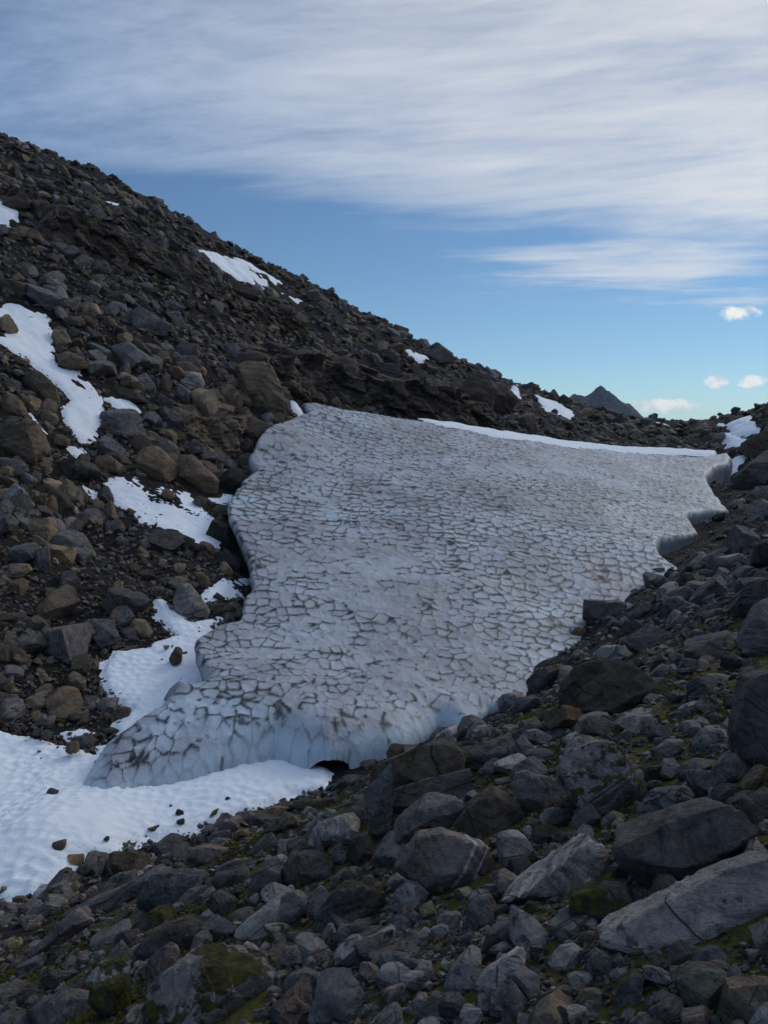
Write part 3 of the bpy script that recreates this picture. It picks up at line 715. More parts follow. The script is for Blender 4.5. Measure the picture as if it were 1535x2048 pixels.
ZOOM = {1: (0, 250, 640/1535), 2: (0, 850, 640/1535), 3: (0, 1400, 640/1535), 4: (560, 1400, 540/1535), 5: (1000, 1400, 535/1535), 6: (1000, 850, 535/1535), 8: (500, 500, 1035/1535)}
HER = [  # zoom window, outline in it, tone, label or None, options
 (4,[(370,420),(560,360),(650,310),(800,250),(930,245),(1060,290),(1150,370),(1200,470),(1190,540),(1060,560),(800,570),(500,560),(370,575)],'dbrown','huge domed dark brown boulder with cracked top at the edge of the near bank',{}),
 (4,[(475,520),(540,460),(635,345),(645,560),(630,720),(600,880),(545,860)],'blue','upright blade-like slab with sharp edge leaning against the huge domed boulder',{'p':26}),
 (4,[(640,490),(770,455),(920,450),(1085,375),(1090,520),(1050,575),(760,610),(640,640)],'dark','flat-faced dark block in front of the huge domed boulder',{'p':26,'mossy':0.0}),
 (4,[(640,700),(740,620),(880,535),(1050,570),(1050,640),(960,720),(780,740),(720,890),(640,890)],'grey','rough grey boulder wedged under the flat-faced dark block',{}),
 (4,[(960,740),(1060,610),(1220,490),(1320,530),(1390,640),(1390,740),(1180,800)],'dbrown','rounded brown boulder with fine cracks right of the wedged grey boulder',{'mossy':0.0}),
 (4,[(620,1040),(790,760),(930,740),(1190,820),(1240,960),(1230,1080),(1080,1110),(900,1150),(720,1100)],'pink','large pinkish grey boulder crossed by two thin white veins',{'mossy':.1,'vein':1}),
 (4,[(150,810),(200,690),(320,650),(480,645),(500,740),(360,860),(240,880)],'lgrey','light grey boulder with crinkled layers left of the upright slab',{}),
 (4,[(335,950),(400,780),(500,760),(555,870),(540,950),(400,970)],'dark','dark rounded boulder below the upright slab',{}),
 (4,[(1205,810),(1290,765),(1390,765),(1450,870),(1430,960),(1290,1010),(1240,930)],'pale','pale rounded boulder right of the veined boulder',{}),
 (4,[(620,1180),(650,1090),(720,1045),(800,1045),(855,1100),(830,1170),(720,1230),(640,1230)],'pale','pale rounded stone at the lower left foot of the veined boulder',{}),
 (4,[(1045,1250),(1060,1150),(1130,1100),(1210,1110),(1250,1200),(1210,1310),(1070,1330)],'grey','upright speckled grey stone below the veined boulder',{}),
 (4,[(340,1440),(420,1370),(560,1310),(680,1270),(730,1310),(700,1390),(580,1440),(440,1490),(360,1480)],'pale','long pale stone lying tilted left to right near the bottom',{}),
 (4,[(140,1270),(300,1070),(480,1040),(600,1100),(610,1230),(500,1310),(300,1290)],'dark','dark moss-covered boulder left of the veined boulder',{'mossy':1.0}),
 (4,[(0,960),(60,870),(200,870),(310,930),(300,1020),(120,1070),(0,1060)],'dark','low moss-topped boulder below the crinkled light grey boulder',{'mossy':.95}),
 (4,[(0,1290),(0,1110),(80,1095),(155,1130),(130,1250),(60,1320)],'grey',None,{}),
 (4,[(555,1500),(570,1440),(650,1440),(760,1460),(730,1570),(640,1590),(560,1560)],'blue',None,{}),
 (4,[(745,1560),(790,1490),(870,1480),(865,1590),(790,1630),(740,1600)],'pale',None,{}),
 (4,[(900,1650),(960,1530),(1080,1400),(1180,1450),(1120,1560),(1000,1620),(930,1700)],'pale',None,{}),
 (4,[(1100,1600),(1180,1520),(1380,1385),(1400,1450),(1330,1560),(1210,1680),(1150,1690)],'lgrey','flat tilted light grey slab speckled with black lichen at bottom centre',{'p':26}),
 (4,[(0,1620),(60,1560),(140,1530),(250,1570),(230,1680),(140,1740),(60,1720)],'blue','blue-grey lichen-patched stone right of the big moss-topped bottom boulder',{}),
 (4,[(0,1900),(0,1720),(80,1690),(180,1770),(260,1900)],'brown','brown pointed stone cut by the bottom edge of the picture',{}),
 (4,[(560,1720),(610,1640),(690,1610),(760,1660),(690,1720),(600,1760)],'pink',None,{}),
 (4,[(700,1760),(760,1700),(830,1690),(850,1740),(780,1800),(710,1800)],'pale',None,{}),
 (4,[(1170,1740),(1230,1680),(1330,1600),(1410,1700),(1410,1800),(1300,1850),(1180,1850)],'grey',None,{}),
 (4,[(290,1380),(330,1290),(400,1300),(440,1350),(370,1400)],'grey',None,{}),
 (4,[(0,1500),(0,1410),(80,1400),(130,1450),(120,1520),(50,1545)],'pink',None,{}),
 (4,[(880,1260),(940,1210),(1040,1215),(1030,1280),(940,1310)],'grey',None,{}),
 (4,[(850,1300),(910,1275),(965,1300),(950,1360),(870,1370)],'pale',None,{}),
 (4,[(0,690),(0,620),(60,640),(130,700),(100,740),(0,760)],'brown',None,{}),
 (4,[(10,590),(130,570),(300,560),(370,600),(280,650),(120,640)],'dbrown','flat brown slab at the bank edge left of the huge domed boulder',{}),
 (4,[(720,1240),(740,1190),(800,1240),(810,1270),(760,1290)],'grey',None,{}),
 (4,[(225,1350),(270,1270),(310,1275),(300,1330),(240,1390)],'grey',None,{}),
 (4,[(20,1350),(30,1320),(150,1325),(140,1370),(60,1390)],'dark',None,{}),
 (4,[(145,1530),(150,1470),(180,1460),(220,1520),(190,1550)],'grey',None,{}),
 (4,[(640,420),(600,300),(640,240),(720,250),(720,300)],'brown',None,{}),
 (4,[(840,220),(900,150),(960,150),(1000,190),(940,240)],'pale',None,{}),
 (4,[(1065,240),(1110,190),(1140,150),(1170,230),(1120,260)],'grey',None,{}),
 (4,[(1300,260),(1330,190),(1430,115),(1440,190),(1380,260)],'pink',None,{}),
 (5,[(310,430),(340,330),(430,250),(540,225),(680,250),(800,390),(840,520),(790,620),(680,720),(580,740),(460,600),(360,500)],'pale','big crinkled pale boulder with patches of moss right of centre',{'mossy':.98,'seed':5}),
 (5,[(40,480),(70,420),(160,400),(300,440),(390,500),(390,610),(280,680),(170,680),(110,580)],'grey','flat-topped grey boulder with pale streaks left of the crinkled pale boulder',{'mossy':.4}),
 (5,[(760,700),(820,600),(900,500),(1020,490),(1130,540),(1195,600),(1000,680),(860,760),(740,750)],'blue','blue-grey domed boulder with curved bands above the huge dark wedge',{'mossy':0.0}),
 (5,[(610,835),(770,780),(1000,680),(1320,580),(1460,710),(1420,800),(1200,960),(900,1110),(850,1090),(680,960)],'dark','huge dark wedge-shaped slab at right with smooth overhanging face',{'p':30,'mossy':0.0,'front':[(.1,-.35,.8),(-.5,.1,1.0)],'depth':.7}),
 (5,[(0,1110),(390,860),(490,785),(580,830),(640,920),(720,1040),(600,1070),(400,1110),(250,1160),(0,1165)],'lgrey','pale pyramid-shaped boulder speckled with black lichen left of the dark wedge',{'p':24,'mossy':.05}),
 (5,[(550,1400),(560,1330),(800,1200),(1050,1080),(1300,950),(1600,840),(1600,1330),(1300,1390),(1000,1500),(700,1450)],'pale','very long slab with a bright straight upper edge at lower right',{'p':30,'mossy':.1,'front':[(0.0,.12,.8),(-.2,-.25,1.0)],'depth':.55}),
 (5,[(880,290),(960,235),(1070,230),(1030,320),(930,360),(880,340)],'pink','pinkish lens-shaped stone above the blue-grey domed boulder',{}),
 (5,[(830,240),(870,140),(940,145),(1010,200),(930,240)],'grey',None,{}),
 (5,[(1095,260),(1150,190),(1215,140),(1285,150),(1280,230),(1200,310),(1110,300)],'pale',None,{}),
 (5,[(1060,150),(1110,120),(1190,125),(1195,160),(1100,170)],'green',None,{}),
 (5,[(910,410),(960,365),(1030,370),(1040,430),(1000,475),(930,450)],'pale',None,{}),
 (5,[(1060,430),(1100,400),(1195,405),(1210,480),(1190,570),(1100,540)],'blue',None,{}),
 (5,[(260,700),(320,630),(390,620),(440,680),(390,740),(290,740)],'dark',None,{}),
 (5,[(165,740),(260,720),(360,750),(370,800),(280,840),(190,810)],'grey',None,{}),
 (5,[(250,880),(300,820),(360,830),(350,870),(290,910)],'pink',None,{}),
 (5,[(1320,220),(1370,80),(1400,-60),(1470,-150),(1600,-200),(1600,500),(1400,520),(1330,380)],'dark','tall dark boulder standing at the right edge of the picture',{'mossy':.1}),
 (5,[(380,1240),(400,1110),(580,1070),(740,1080),(830,1150),(740,1290),(500,1300)],'dark','dark mossy boulder between the pale pyramid and the long slab',{'mossy':1.0}),
 (5,[(970,1600),(1100,1560),(1210,1540),(1300,1550),(1280,1700),(1220,1830),(1080,1740)],'green','greenish triangular slab leaning at the bottom right',{'p':30,'mossy':0.0}),
 (5,[(1240,1900),(1300,1650),(1400,1615),(1600,1600),(1600,1900)],'brown','square-cut brown block in the bottom right corner',{'p':30,'mossy':0.0}),
 (5,[(1400,1900),(1480,1760),(1600,1700),(1600,1900)],'lgrey',None,{}),
 (5,[(1070,1540),(1150,1430),(1240,1400),(1330,1480),(1260,1540),(1150,1570)],'blue',None,{}),
 (5,[(810,1780),(880,1710),(960,1690),(1085,1750),(1000,1810),(880,1840)],'blue',None,{}),
 (5,[(760,1900),(800,1805),(880,1800),(980,1850),(980,1900)],'pink',None,{}),
 (5,[(640,1720),(680,1630),(760,1560),(860,1590),(800,1700),(760,1800),(680,1800)],'grey',None,{}),
 (5,[(375,1600),(430,1570),(540,1590),(520,1650),(420,1690)],'pale',None,{}),
 (5,[(1490,1530),(1560,1380),(1600,1400),(1600,1570)],'dark',None,{}),
 (5,[(510,1480),(560,1440),(640,1480),(690,1550),(600,1600),(540,1560)],'green',None,{}),
 (5,[(1100,30),(1150,-10),(1230,-30),(1280,10),(1270,60),(1180,75)],'lgrey','pale oval stone right of the big cracked brown boulder',{}),
 (5,[(1360,690),(1420,580),(1600,500),(1600,700),(1440,730)],'dark',None,{}),
 (5,[(1470,750),(1520,700),(1600,690),(1600,770)],'grey',None,{}),
 (5,[(110,1210),(150,1165),(240,1170),(230,1220),(160,1250)],'grey',None,{}),
 (5,[(270,1680),(290,1650),(330,1655),(330,1695)],'lgrey',None,{}),
 (5,[(460,1780),(500,1730),(610,1740),(590,1790),(500,1810)],'grey',None,{'mossy':.7}),
 (5,[(400,1859),(470,1800),(600,1800),(660,1859)],'grey',None,{'mossy':.6}),
 (5,[(560,800),(640,740),(730,750),(690,780),(600,820)],'grey',None,{}),
 (6,[(320,1500),(360,1430),(420,1370),(560,1330),(710,1340),(790,1390),(880,1460),(920,1550),(850,1620),(700,1640),(560,1721),(330,1720)],'dbrown','big cracked brown boulder standing alone halfway up the near bank',{'mossy':0.0}),
 (6,[(490,1340),(560,1280),(680,1260),(790,1290),(880,1330),(760,1370),(600,1360)],'lgrey','pale-capped boulder hidden behind the big cracked brown boulder',{}),
 (6,[(1355,1270),(1400,1180),(1535,980),(1620,940),(1620,1400),(1450,1370),(1370,1310)],'grey','large grey boulder at the right edge halfway up the bank',{'mossy':0.0}),
 (6,[(1290,1080),(1400,930),(1535,860),(1600,860),(1600,1000),(1480,1070),(1330,1140)],'dark','dark leaning boulder above the large grey one at the right edge',{}),
 (6,[(1430,830),(1470,690),(1535,640),(1600,640),(1600,840)],'black','blackish boulder at the right edge near the top of the bank',{'mossy':0.0}),
 (6,[(1100,830),(1160,760),(1290,690),(1300,720),(1240,780),(1130,840)],'grey','thin flat grey slab tilted on the upper bank',{'p':26}),
 (6,[(1000,940),(1000,890),(1060,840),(1120,850),(1110,900),(1050,950)],'dark',None,{}),
 (6,[(1320,470),(1330,430),(1420,410),(1430,440),(1380,470)],'pale',None,{}),
 (6,[(1430,400),(1470,350),(1600,345),(1600,410),(1460,430)],'grey',None,{}),
 (6,[(930,1030),(960,990),(1040,980),(1080,1020),(1020,1070),(940,1090)],'green',None,{}),
 (6,[(670,1170),(720,1110),(800,1110),(830,1150),(760,1190)],'dark',None,{}),
 (6,[(960,1140),(1030,1090),(1100,1090),(1080,1140),(1000,1160)],'pink',None,{}),
 (6,[(840,880),(870,820),(950,815),(940,860),(880,890)],'pink','pinkish block on the bank edge against the snowfield',{}),
 (6,[(1200,1180),(1240,1130),(1310,1150),(1300,1200),(1220,1210)],'dark',None,{}),
 (6,[(1120,890),(1140,860),(1185,870),(1170,910),(1130,910)],'tan',None,{}),
 (6,[(390,1200),(440,1160),(500,1160),(480,1210),(410,1225)],'brown',None,{}),
 (6,[(1345,400),(1335,340),(1400,240),(1535,130),(1620,110),(1620,350),(1450,410)],'dark','dark steep rock face right of the ice wall in the far notch',{'depth':1.1}),
 (6,[(1370,170),(1430,70),(1535,20),(1620,10),(1620,200),(1450,230)],'dbrown','dark brown rock rib at the right edge above the far notch',{'depth':1.1}),
 (6,[(1210,520),(1280,490),(1290,540),(1220,560)],'black',None,{}),
 (6,[(820,1000),(850,960),(910,950),(920,990),(860,1040)],'brown',None,{}),
 (6,[(1330,880),(1420,900),(1400,940),(1280,950)],'grey',None,{}),
 (6,[(930,1400),(960,1330),(1000,1300),(1040,1320),(980,1430)],'grey',None,{'mossy':.5}),
 (6,[(1350,1460),(1380,1420),(1440,1430),(1430,1480),(1380,1500)],'grey',None,{}),
 (6,[(920,1620),(980,1540),(1040,1510),(1050,1560),(980,1620)],'dark',None,{}),
 (6,[(1280,1620),(1290,1550),(1350,1550),(1370,1600),(1330,1640)],'dark',None,{}),
 (6,[(190,1690),(260,1630),(320,1640),(300,1700),(220,1715)],'brown',None,{}),
 (3,[(690,1480),(730,1340),(820,1270),(960,1240),(1180,1270),(1370,1340),(1290,1440),(1250,1600),(700,1600)],'pale','big speckled pale boulder with a mossy top at the bottom left',{'mossy':.92}),
 (3,[(60,1580),(150,1470),(300,1400),(420,1420),(480,1480),(590,1580)],'grey','grey cracked boulder in the bottom left corner',{'mossy':.2}),
 (3,[(620,1370),(660,1290),(760,1190),(830,1170),(875,1215),(820,1290),(700,1340),(640,1390)],'pink','pinkish banded stone above the big speckled pale boulder',{}),
 (3,[(370,1400),(460,1290),(480,1260),(640,1240),(620,1330),(540,1390)],'lgrey','light grey square-edged block left of the banded pinkish stone',{}),
 (3,[(1110,1110),(1200,1040),(1330,940),(1430,925),(1470,960),(1340,1060),(1250,1150),(1140,1150)],'lgrey','long pale lichen-speckled boulder tilted up to the right',{'mossy':0.0}),
 (3,[(120,1220),(250,1090),(370,1000),(480,1050),(400,1110),(200,1210),(120,1280)],'pink','flat pinkish slab dipping left near the left edge',{'p':24,'mossy':0.0}),
 (3,[(290,1020),(400,960),(620,860),(680,880),(640,960),(480,1020),(330,1060)],'pink','layered pinkish slab right of the tan stones by the snow',{'mossy':0.0}),
 (3,[(640,980),(730,830),(860,820),(1010,830),(900,940),(800,1000),(660,1020)],'blue','smooth dark blue-grey slab above the moss cushions',{'p':24,'mossy':0.0}),
 (3,[(770,790),(870,730),(980,695),(1090,710),(1170,750),(1140,790),(960,790),(820,810)],'pink','low arched slab below the snow edge',{'mossy':0.0}),
 (3,[(1230,640),(1230,570),(1340,560),(1450,590),(1440,630),(1330,655)],'dbrown','flat-topped dark brown boulder near the tip of the snow sheet',{}),
 (3,[(1180,560),(1310,510),(1400,520),(1440,560),(1330,575),(1240,570)],'brown',None,{}),
 (3,[(1000,880),(1040,830),(1180,810),(1200,850),(1100,920),(1030,910)],'dark',None,{}),
 (3,[(1005,1040),(1010,930),(1050,905),(1140,960),(1120,1020),(1060,1050)],'dark',None,{}),
 (3,[(840,970),(900,910),(1000,890),(1020,920),(960,980),(880,990)],'grey',None,{}),
 (3,[(910,1190),(930,1130),(990,1115),(1030,1170),(1010,1220),(930,1220)],'grey',None,{}),
 (3,[(1145,1200),(1160,1160),(1220,1180),(1280,1250),(1250,1290),(1180,1270)],'pale',None,{}),
 (3,[(310,800),(330,740),(400,735),(405,780),(350,830)],'tan','tan striped stone standing at the lower edge of the snow sheet',{}),
 (3,[(340,860),(380,790),(450,785),(450,830),(390,870)],'dark',None,{}),
 (3,[(215,980),(225,900),(295,895),(290,960),(250,985)],'brown',None,{}),
 (3,[(295,960),(330,890),(370,865),(390,910),(340,950)],'tan',None,{}),
 (3,[(245,750),(255,710),(325,690),(320,730),(270,760)],'brown','brown stone lying on the snow beside the tan striped stone',{}),
 (3,[(220,468),(240,445),(285,460),(270,484),(235,484)],'dark','lone dark stone in the middle of the snow sheet',{}),
 (3,[(1075,502),(1090,485),(1112,495),(1100,517)],'dark','small dark stone on the right part of the snow sheet',{}),
 (3,[(1000,587),(1020,555),(1055,540),(1040,572)],'brown','small brown stone on the snow at the bank edge',{}),
 (3,[(840,570),(845,548),(880,560),(885,582)],'dark','upper of three dark stones in a row across the snow',{}),
 (3,[(845,602),(880,590),(886,622),(850,632)],'dark','lower of three dark stones in a row across the snow',{}),
 (3,[(808,542),(820,520),(834,542)],'dark','topmost small dark stone of the row across the snow',{}),
 (3,[(495,697),(510,680),(530,690),(520,710)],'dark','small dark stone at the lower rim of the snow sheet',{}),
 (3,[(310,230),(340,180),(430,170),(460,210),(400,240)],'dark','larger dark boulder of the pair ringed by snow',{}),
 (3,[(310,270),(320,230),(370,220),(380,270),(330,285)],'brown','smaller brown boulder of the pair ringed by snow',{}),
 (3,[(1185,960),(1210,830),(1300,780),(1360,800),(1340,900),(1260,970)],'dark','dark rounded boulder left of the low moss-topped boulder',{}),
 (3,[(10,1200),(30,1150),(90,1140),(115,1180),(60,1210)],'tan',None,{}),
 (3,[(100,1110),(130,1070),(210,1065),(190,1100)],'tan',None,{}),
 (3,[(40,1300),(60,1250),(115,1250),(110,1300)],'grey',None,{}),
 (3,[(680,660),(700,640),(790,620),(780,650)],'brown',None,{}),
 (3,[(600,1110),(700,1020),(880,990),(860,1060),(720,1110)],'dark','dark slab with mossy top below the smooth blue-grey slab',{'mossy':1.0}),
 (3,[(640,1200),(700,1120),(880,1060),(1060,1090),(1100,1160),(900,1240),(700,1220)],'dark',None,{'mossy':.9}),
 (3,[(145,195),(170,150),(210,165),(200,190)],'dark',None,{}),
 (3,[(190,205),(220,170),(260,180),(240,210)],'dark',None,{}),
 (3,[(1000,660),(1010,640),(1110,620),(1100,670),(1020,690)],'grey',None,{}),
 (3,[(1100,670),(1130,630),(1200,620),(1190,660),(1130,690)],'brown',None,{}),
 (3,[(0,1040),(30,970),(70,1000),(40,1030)],'grey',None,{}),
 (3,[(55,980),(70,940),(110,940),(120,980),(80,1000)],'brown',None,{}),
 (3,[(500,1530),(380,1400),(600,1330),(640,1400),(620,1554)],'dark',None,{'mossy':1.0}),
 (1,[(495,1130),(540,1060),(620,1040),(700,1090),(740,1160),(700,1190),(560,1190)],'grey','rounded grey banded boulder in the middle of the left slope',{}),
 (1,[(820,1130),(860,1100),(940,1105),(975,1170),(930,1190),(830,1180)],'grey',None,{}),
 (1,[(835,1260),(870,1180),(960,1180),(980,1240),(960,1275),(850,1280)],'lgrey','pale-streaked square block among brown boulders on the left slope',{}),
 (1,[(1130,1170),(1200,1120),(1270,1120),(1310,1230),(1350,1340),(1290,1420),(1180,1400)],'brown','tall brown boulder nearest the upper left corner of the snowfield',{'p':24}),
 (1,[(900,1300),(960,1260),(1030,1280),(1090,1400),(1080,1490),(980,1440)],'tan','tall tan-striped slab left of the tall brown boulder',{'p':24}),
 (1,[(1030,1290),(1080,1240),(1120,1240),(1170,1330),(1160,1390),(1100,1370)],'brown',None,{}),
 (1,[(1100,1400),(1180,1390),(1290,1430),(1240,1500),(1120,1530)],'dbrown','dark boulder in the shadow beside the snowfield corner',{}),
 (1,[(650,1500),(670,1440),(720,1470),(790,1520),(740,1550),(650,1540)],'grey',None,{}),
 (1,[(105,1260),(110,1190),(200,1180),(270,1250),(290,1330),(230,1360),(150,1320)],'brown','blocky brown boulder below the snow tongue at left',{}),
 (1,[(0,1390),(0,1290),(40,1275),(110,1340),(130,1400),(40,1410)],'brown',None,{}),
 (1,[(0,990),(10,910),(50,920),(90,980),(60,1010)],'tan','orange-brown faced stone at the left edge in the snow tongue',{}),
 (1,[(235,1050),(260,980),(320,985),(350,1040),(310,1080)],'tan','vertically striped tan stone right of the snow tongue',{}),
 (1,[(365,890),(400,845),(470,855),(500,900),(460,925),(380,920)],'tan',None,{}),
 (1,[(270,610),(320,560),(370,580),(380,610),(320,660)],'grey',None,{}),
 (1,[(355,640),(390,610),(450,640),(440,690),(380,680)],'pink',None,{}),
 (1,[(430,690),(460,650),(520,660),(530,710),(460,725)],'pink',None,{}),
 (1,[(525,620),(545,600),(590,620),(600,670),(550,670)],'grey','grey boulder beside the narrow snow streak under the cliff band',{}),
 (1,[(165,560),(190,545),(260,560),(250,585),(180,580)],'blue',None,{}),
 (1,[(130,400),(180,350),(240,370),(250,440),(160,450)],'dbrown',None,{}),
 (1,[(250,460),(270,380),(330,370),(400,440),(380,540),(290,510)],'black','left part of the dark cliff band high on the left slope',{'depth':1.3}),
 (1,[(380,540),(400,440),(450,450),(530,480),(610,560),(520,580),(430,560)],'black','right part of the dark cliff band high on the left slope',{'depth':1.3}),
 (1,[(0,420),(40,350),(130,330),(150,400),(80,440)],'dbrown',None,{'depth':1.2}),
 (1,[(600,570),(680,540),(780,600),(820,660),(700,660)],'black','blackish ledge in the middle of the dark cliff band',{'depth':1.2}),
 (1,[(640,680),(760,650),(880,720),(850,760),(720,730)],'black',None,{'depth':1.2}),
 (1,[(860,740),(960,720),(1060,790),(1040,830),(930,800)],'black',None,{'depth':1.2}),
 (1,[(1050,800),(1130,760),(1260,800),(1240,850),(1120,850)],'dbrown','dark ledge at the right end of the dark cliff band',{'depth':1.2}),
 (1,[(1180,1110),(1260,1050),(1400,1080),(1440,1180),(1300,1200)],'black','black shadowed ledge above the tall brown boulder',{'depth':1.2}),
 (1,[(1380,1110),(1460,1080),(1535,1090),(1535,1220),(1420,1220)],'dbrown',None,{'depth':1.2}),
 (1,[(690,372),(720,360),(740,395),(700,402)],'dark','dark knob standing out on the upper left ridge line',{}),
 (1,[(1430,727),(1450,710),(1490,740),(1450,752)],'grey',None,{}),
 (1,[(905,610),(940,585),(980,640),(930,660)],'grey',None,{}),
 (1,[(980,1030),(1005,1015),(1030,1045),(1000,1052)],'lgrey','small whitish stone standing out on the left slope',{}),
 (1,[(265,1110),(330,1090),(420,1130),(430,1170),(340,1190),(270,1150)],'brown',None,{}),
 (1,[(500,1320),(510,1230),(640,1270),(720,1330),(640,1340)],'dbrown',None,{}),
 (1,[(650,1220),(700,1170),(750,1250),(740,1300),(670,1290)],'grey',None,{}),
 (1,[(800,890),(850,870),(905,970),(860,985)],'grey','leaning grey slab above the boulder group on the left slope',{}),
 (1,[(760,1300),(790,1170),(830,1230),(820,1290)],'brown',None,{}),
 (1,[(720,1330),(770,1290),(840,1320),(820,1370),(750,1370)],'dark',None,{}),
 (1,[(640,880),(560,830),(600,800),(650,840)],'grey',None,{}),
 (1,[(770,870),(790,840),(860,840),(850,880)],'grey',None,{}),
 (1,[(270,1480),(230,1540),(320,1559),(340,1510)],'brown',None,{}),
 (1,[(600,690),(640,650),(700,690),(680,720)],'tan',None,{}),
 (1,[(880,690),(900,660),(960,700),(940,740)],'dbrown',None,{}),
 (1,[(780,560),(820,530),(880,580),(840,610)],'dark',None,{}),
 (1,[(30,760),(90,700),(120,740),(70,780)],'tan',None,{}),
 (1,[(1080,1170),(1090,1060),(1130,1040),(1170,1090),(1130,1160)],'grey',None,{}),
 (2,[(650,200),(660,110),(740,90),(840,190),(830,280),(720,290)],'brown','left one of two big smooth brown boulders above a snow patch',{'mossy':0.0}),
 (2,[(830,280),(850,160),(930,140),(1060,250),(1050,330),(940,340)],'brown','right one of two big smooth brown boulders next to the snowfield',{'mossy':0.0}),
 (2,[(440,150),(520,140),(600,200),(600,250),(520,240)],'brown',None,{}),
 (2,[(220,210),(300,170),(430,170),(520,270),(430,280),(260,240)],'dark','long dark slab left of the snow patch under the brown boulders',{}),
 (2,[(-40,60),(60,-40),(170,-20),(240,150),(150,210),(-40,150)],'brown','very big brown boulder at the left edge below the snow tongue',{}),
 (2,[(115,490),(150,450),(240,440),(270,530),(210,570),(130,540)],'tan','tan striped boulder in the gravel near the left edge',{}),
 (2,[(480,520),(500,460),(580,450),(590,480),(520,530)],'grey',None,{}),
 (2,[(270,500),(340,490),(345,530),(290,540)],'brown',None,{}),
 (2,[(30,700),(50,665),(130,665),(155,700),(100,740),(40,740)],'tan',None,{}),
 (2,[(-10,790),(-10,720),(50,740),(40,790)],'tan',None,{}),
 (2,[(830,840),(860,760),(910,755),(960,820),(1010,900),(990,945),(880,945)],'lgrey','large smooth grey boulder with a clean flat face beside the snowfield',{'p':26,'front':[(.05,.25,.85),(.55,-.3,.9)]}),
 (2,[(1000,860),(1100,855),(1140,880),(1120,905),(1010,925)],'dbrown','flat dark stone between the large smooth grey boulder and the snowfield',{}),
 (2,[(1015,830),(1040,800),(1085,830),(1060,850)],'dark',None,{}),
 (2,[(600,970),(640,930),(700,940),(745,1000),(710,1035),(640,1000)],'tan','tan banded boulder left of the large smooth grey boulder',{}),
 (2,[(805,1140),(840,1080),(880,1080),(870,1160),(830,1165)],'dbrown','dark pointed stone poking out of the snow arm',{}),
 (2,[(450,1350),(490,1310),(570,1310),(550,1380),(490,1395)],'grey','flat grey stone at the left rim of the snow arm',{}),
 (2,[(520,1400),(570,1350),(620,1360),(630,1420),(580,1445)],'brown',None,{}),
 (2,[(-20,1160),(-20,1040),(40,1060),(60,1140)],'brown',None,{}),
 (2,[(20,1010),(70,1010),(135,1090),(90,1130),(50,1080)],'brown',None,{}),
 (2,[(100,1340),(150,1290),(220,1310),(260,1330),(190,1370)],'tan',None,{}),
 (2,[(125,990),(150,970),(200,1000),(180,1030),(130,1020)],'grey',None,{}),
 (2,[(530,790),(560,740),(595,750),(590,800),(540,820)],'tan',None,{}),
 (2,[(320,720),(350,680),(390,690),(370,720)],'tan',None,{}),
 (2,[(740,750),(790,725),(840,740),(820,770),(760,775)],'dark',None,{}),
 (2,[(470,370),(480,290),(510,290),(550,370),(510,395)],'dark','dark upright stone at the left tip of the snow patch',{}),
 (2,[(765,350),(790,310),(850,340),(830,372)],'brown','brown rock poking through the snow patch under the brown boulders',{}),
 (2,[(920,380),(950,350),(1000,370),(980,400)],'brown',None,{}),
 (2,[(600,422),(615,395),(655,415),(640,432)],'brown',None,{}),
 (2,[(550,560),(570,520),(620,550),(620,590),(570,585)],'grey',None,{}),
 (2,[(930,700),(970,700),(1010,740),(1000,790),(950,760)],'brown',None,{}),
 (2,[(20,440),(80,390),(160,420),(100,460)],'brown',None,{}),
 (2,[(100,350),(150,320),(230,330),(220,400),(130,390)],'brown',None,{}),
 (2,[(385,1150),(420,1120),(500,1130),(480,1180),(400,1175)],'brown',None,{}),
 (2,[(300,1260),(320,1235),(345,1260),(330,1290)],'brown',None,{}),
 (2,[(-20,1360),(-20,1270),(60,1290),(75,1370)],'brown',None,{}),
 (2,[(980,130),(1010,105),(1050,150),(1030,185),(990,160)],'tan','pale tan rounded stone on top of the right smooth brown boulder',{}),
 (2,[(755,670),(770,640),(805,650),(790,690)],'tan',None,{}),
 (2,[(870,640),(890,600),(930,610),(930,650)],'brown',None,{}),
 (2,[(930,640),(950,595),(1000,600),(1000,650)],'brown',None,{}),
 (2,[(50,970),(80,930),(115,950),(110,980)],'grey',None,{}),
 (2,[(40,1300),(60,1255),(100,1280),(90,1300)],'tan',None,{}),
 (2,[(180,1220),(200,1190),(230,1200),(220,1235)],'tan',None,{}),
 (2,[(1020,640),(1080,600),(1160,640),(1150,700),(1050,700)],'black',None,{}),
 (2,[(970,520),(1030,440),(1100,470),(1140,600),(1060,600)],'black',None,{}),
 (2,[(1040,260),(1110,200),(1180,210),(1150,300),(1060,340)],'black','blackish rock in the melt gap left of the snowfield',{}),
 (8,[(0,440),(20,330),(60,330),(100,420),(110,500),(40,520)],'brown',None,{'p':24}),
 (8,[(90,330),(150,280),(210,290),(240,370),(200,440),(110,420)],'dbrown','left block of the dark outcrop behind the snowfield',{'depth':1.2}),
 (8,[(210,350),(270,320),(320,330),(340,420),(260,450),(220,420)],'dbrown',None,{'depth':1.2}),
 (8,[(330,360),(380,330),(440,340),(460,450),(350,470)],'black',None,{'depth':1.2}),
 (8,[(440,410),(490,390),(570,395),(605,440),(600,500),(470,495)],'brown','brown rounded outcrop block just above the snowfield crest',{'depth':1.0}),
 (8,[(600,420),(640,380),(690,360),(720,420),(710,490),(620,505)],'dbrown','right block of the dark outcrop behind the snowfield',{'depth':1.2}),
 (8,[(500,295),(570,290),(620,330),(560,350)],'dark',None,{}),
 (8,[(710,390),(770,400),(790,450),(760,500),(710,480)],'dbrown',None,{'depth':1.1}),
 (8,[(790,490),(840,480),(860,540),(800,540)],'brown',None,{}),
 (8,[(380,300),(430,290),(450,340),(400,350)],'dark',None,{}),
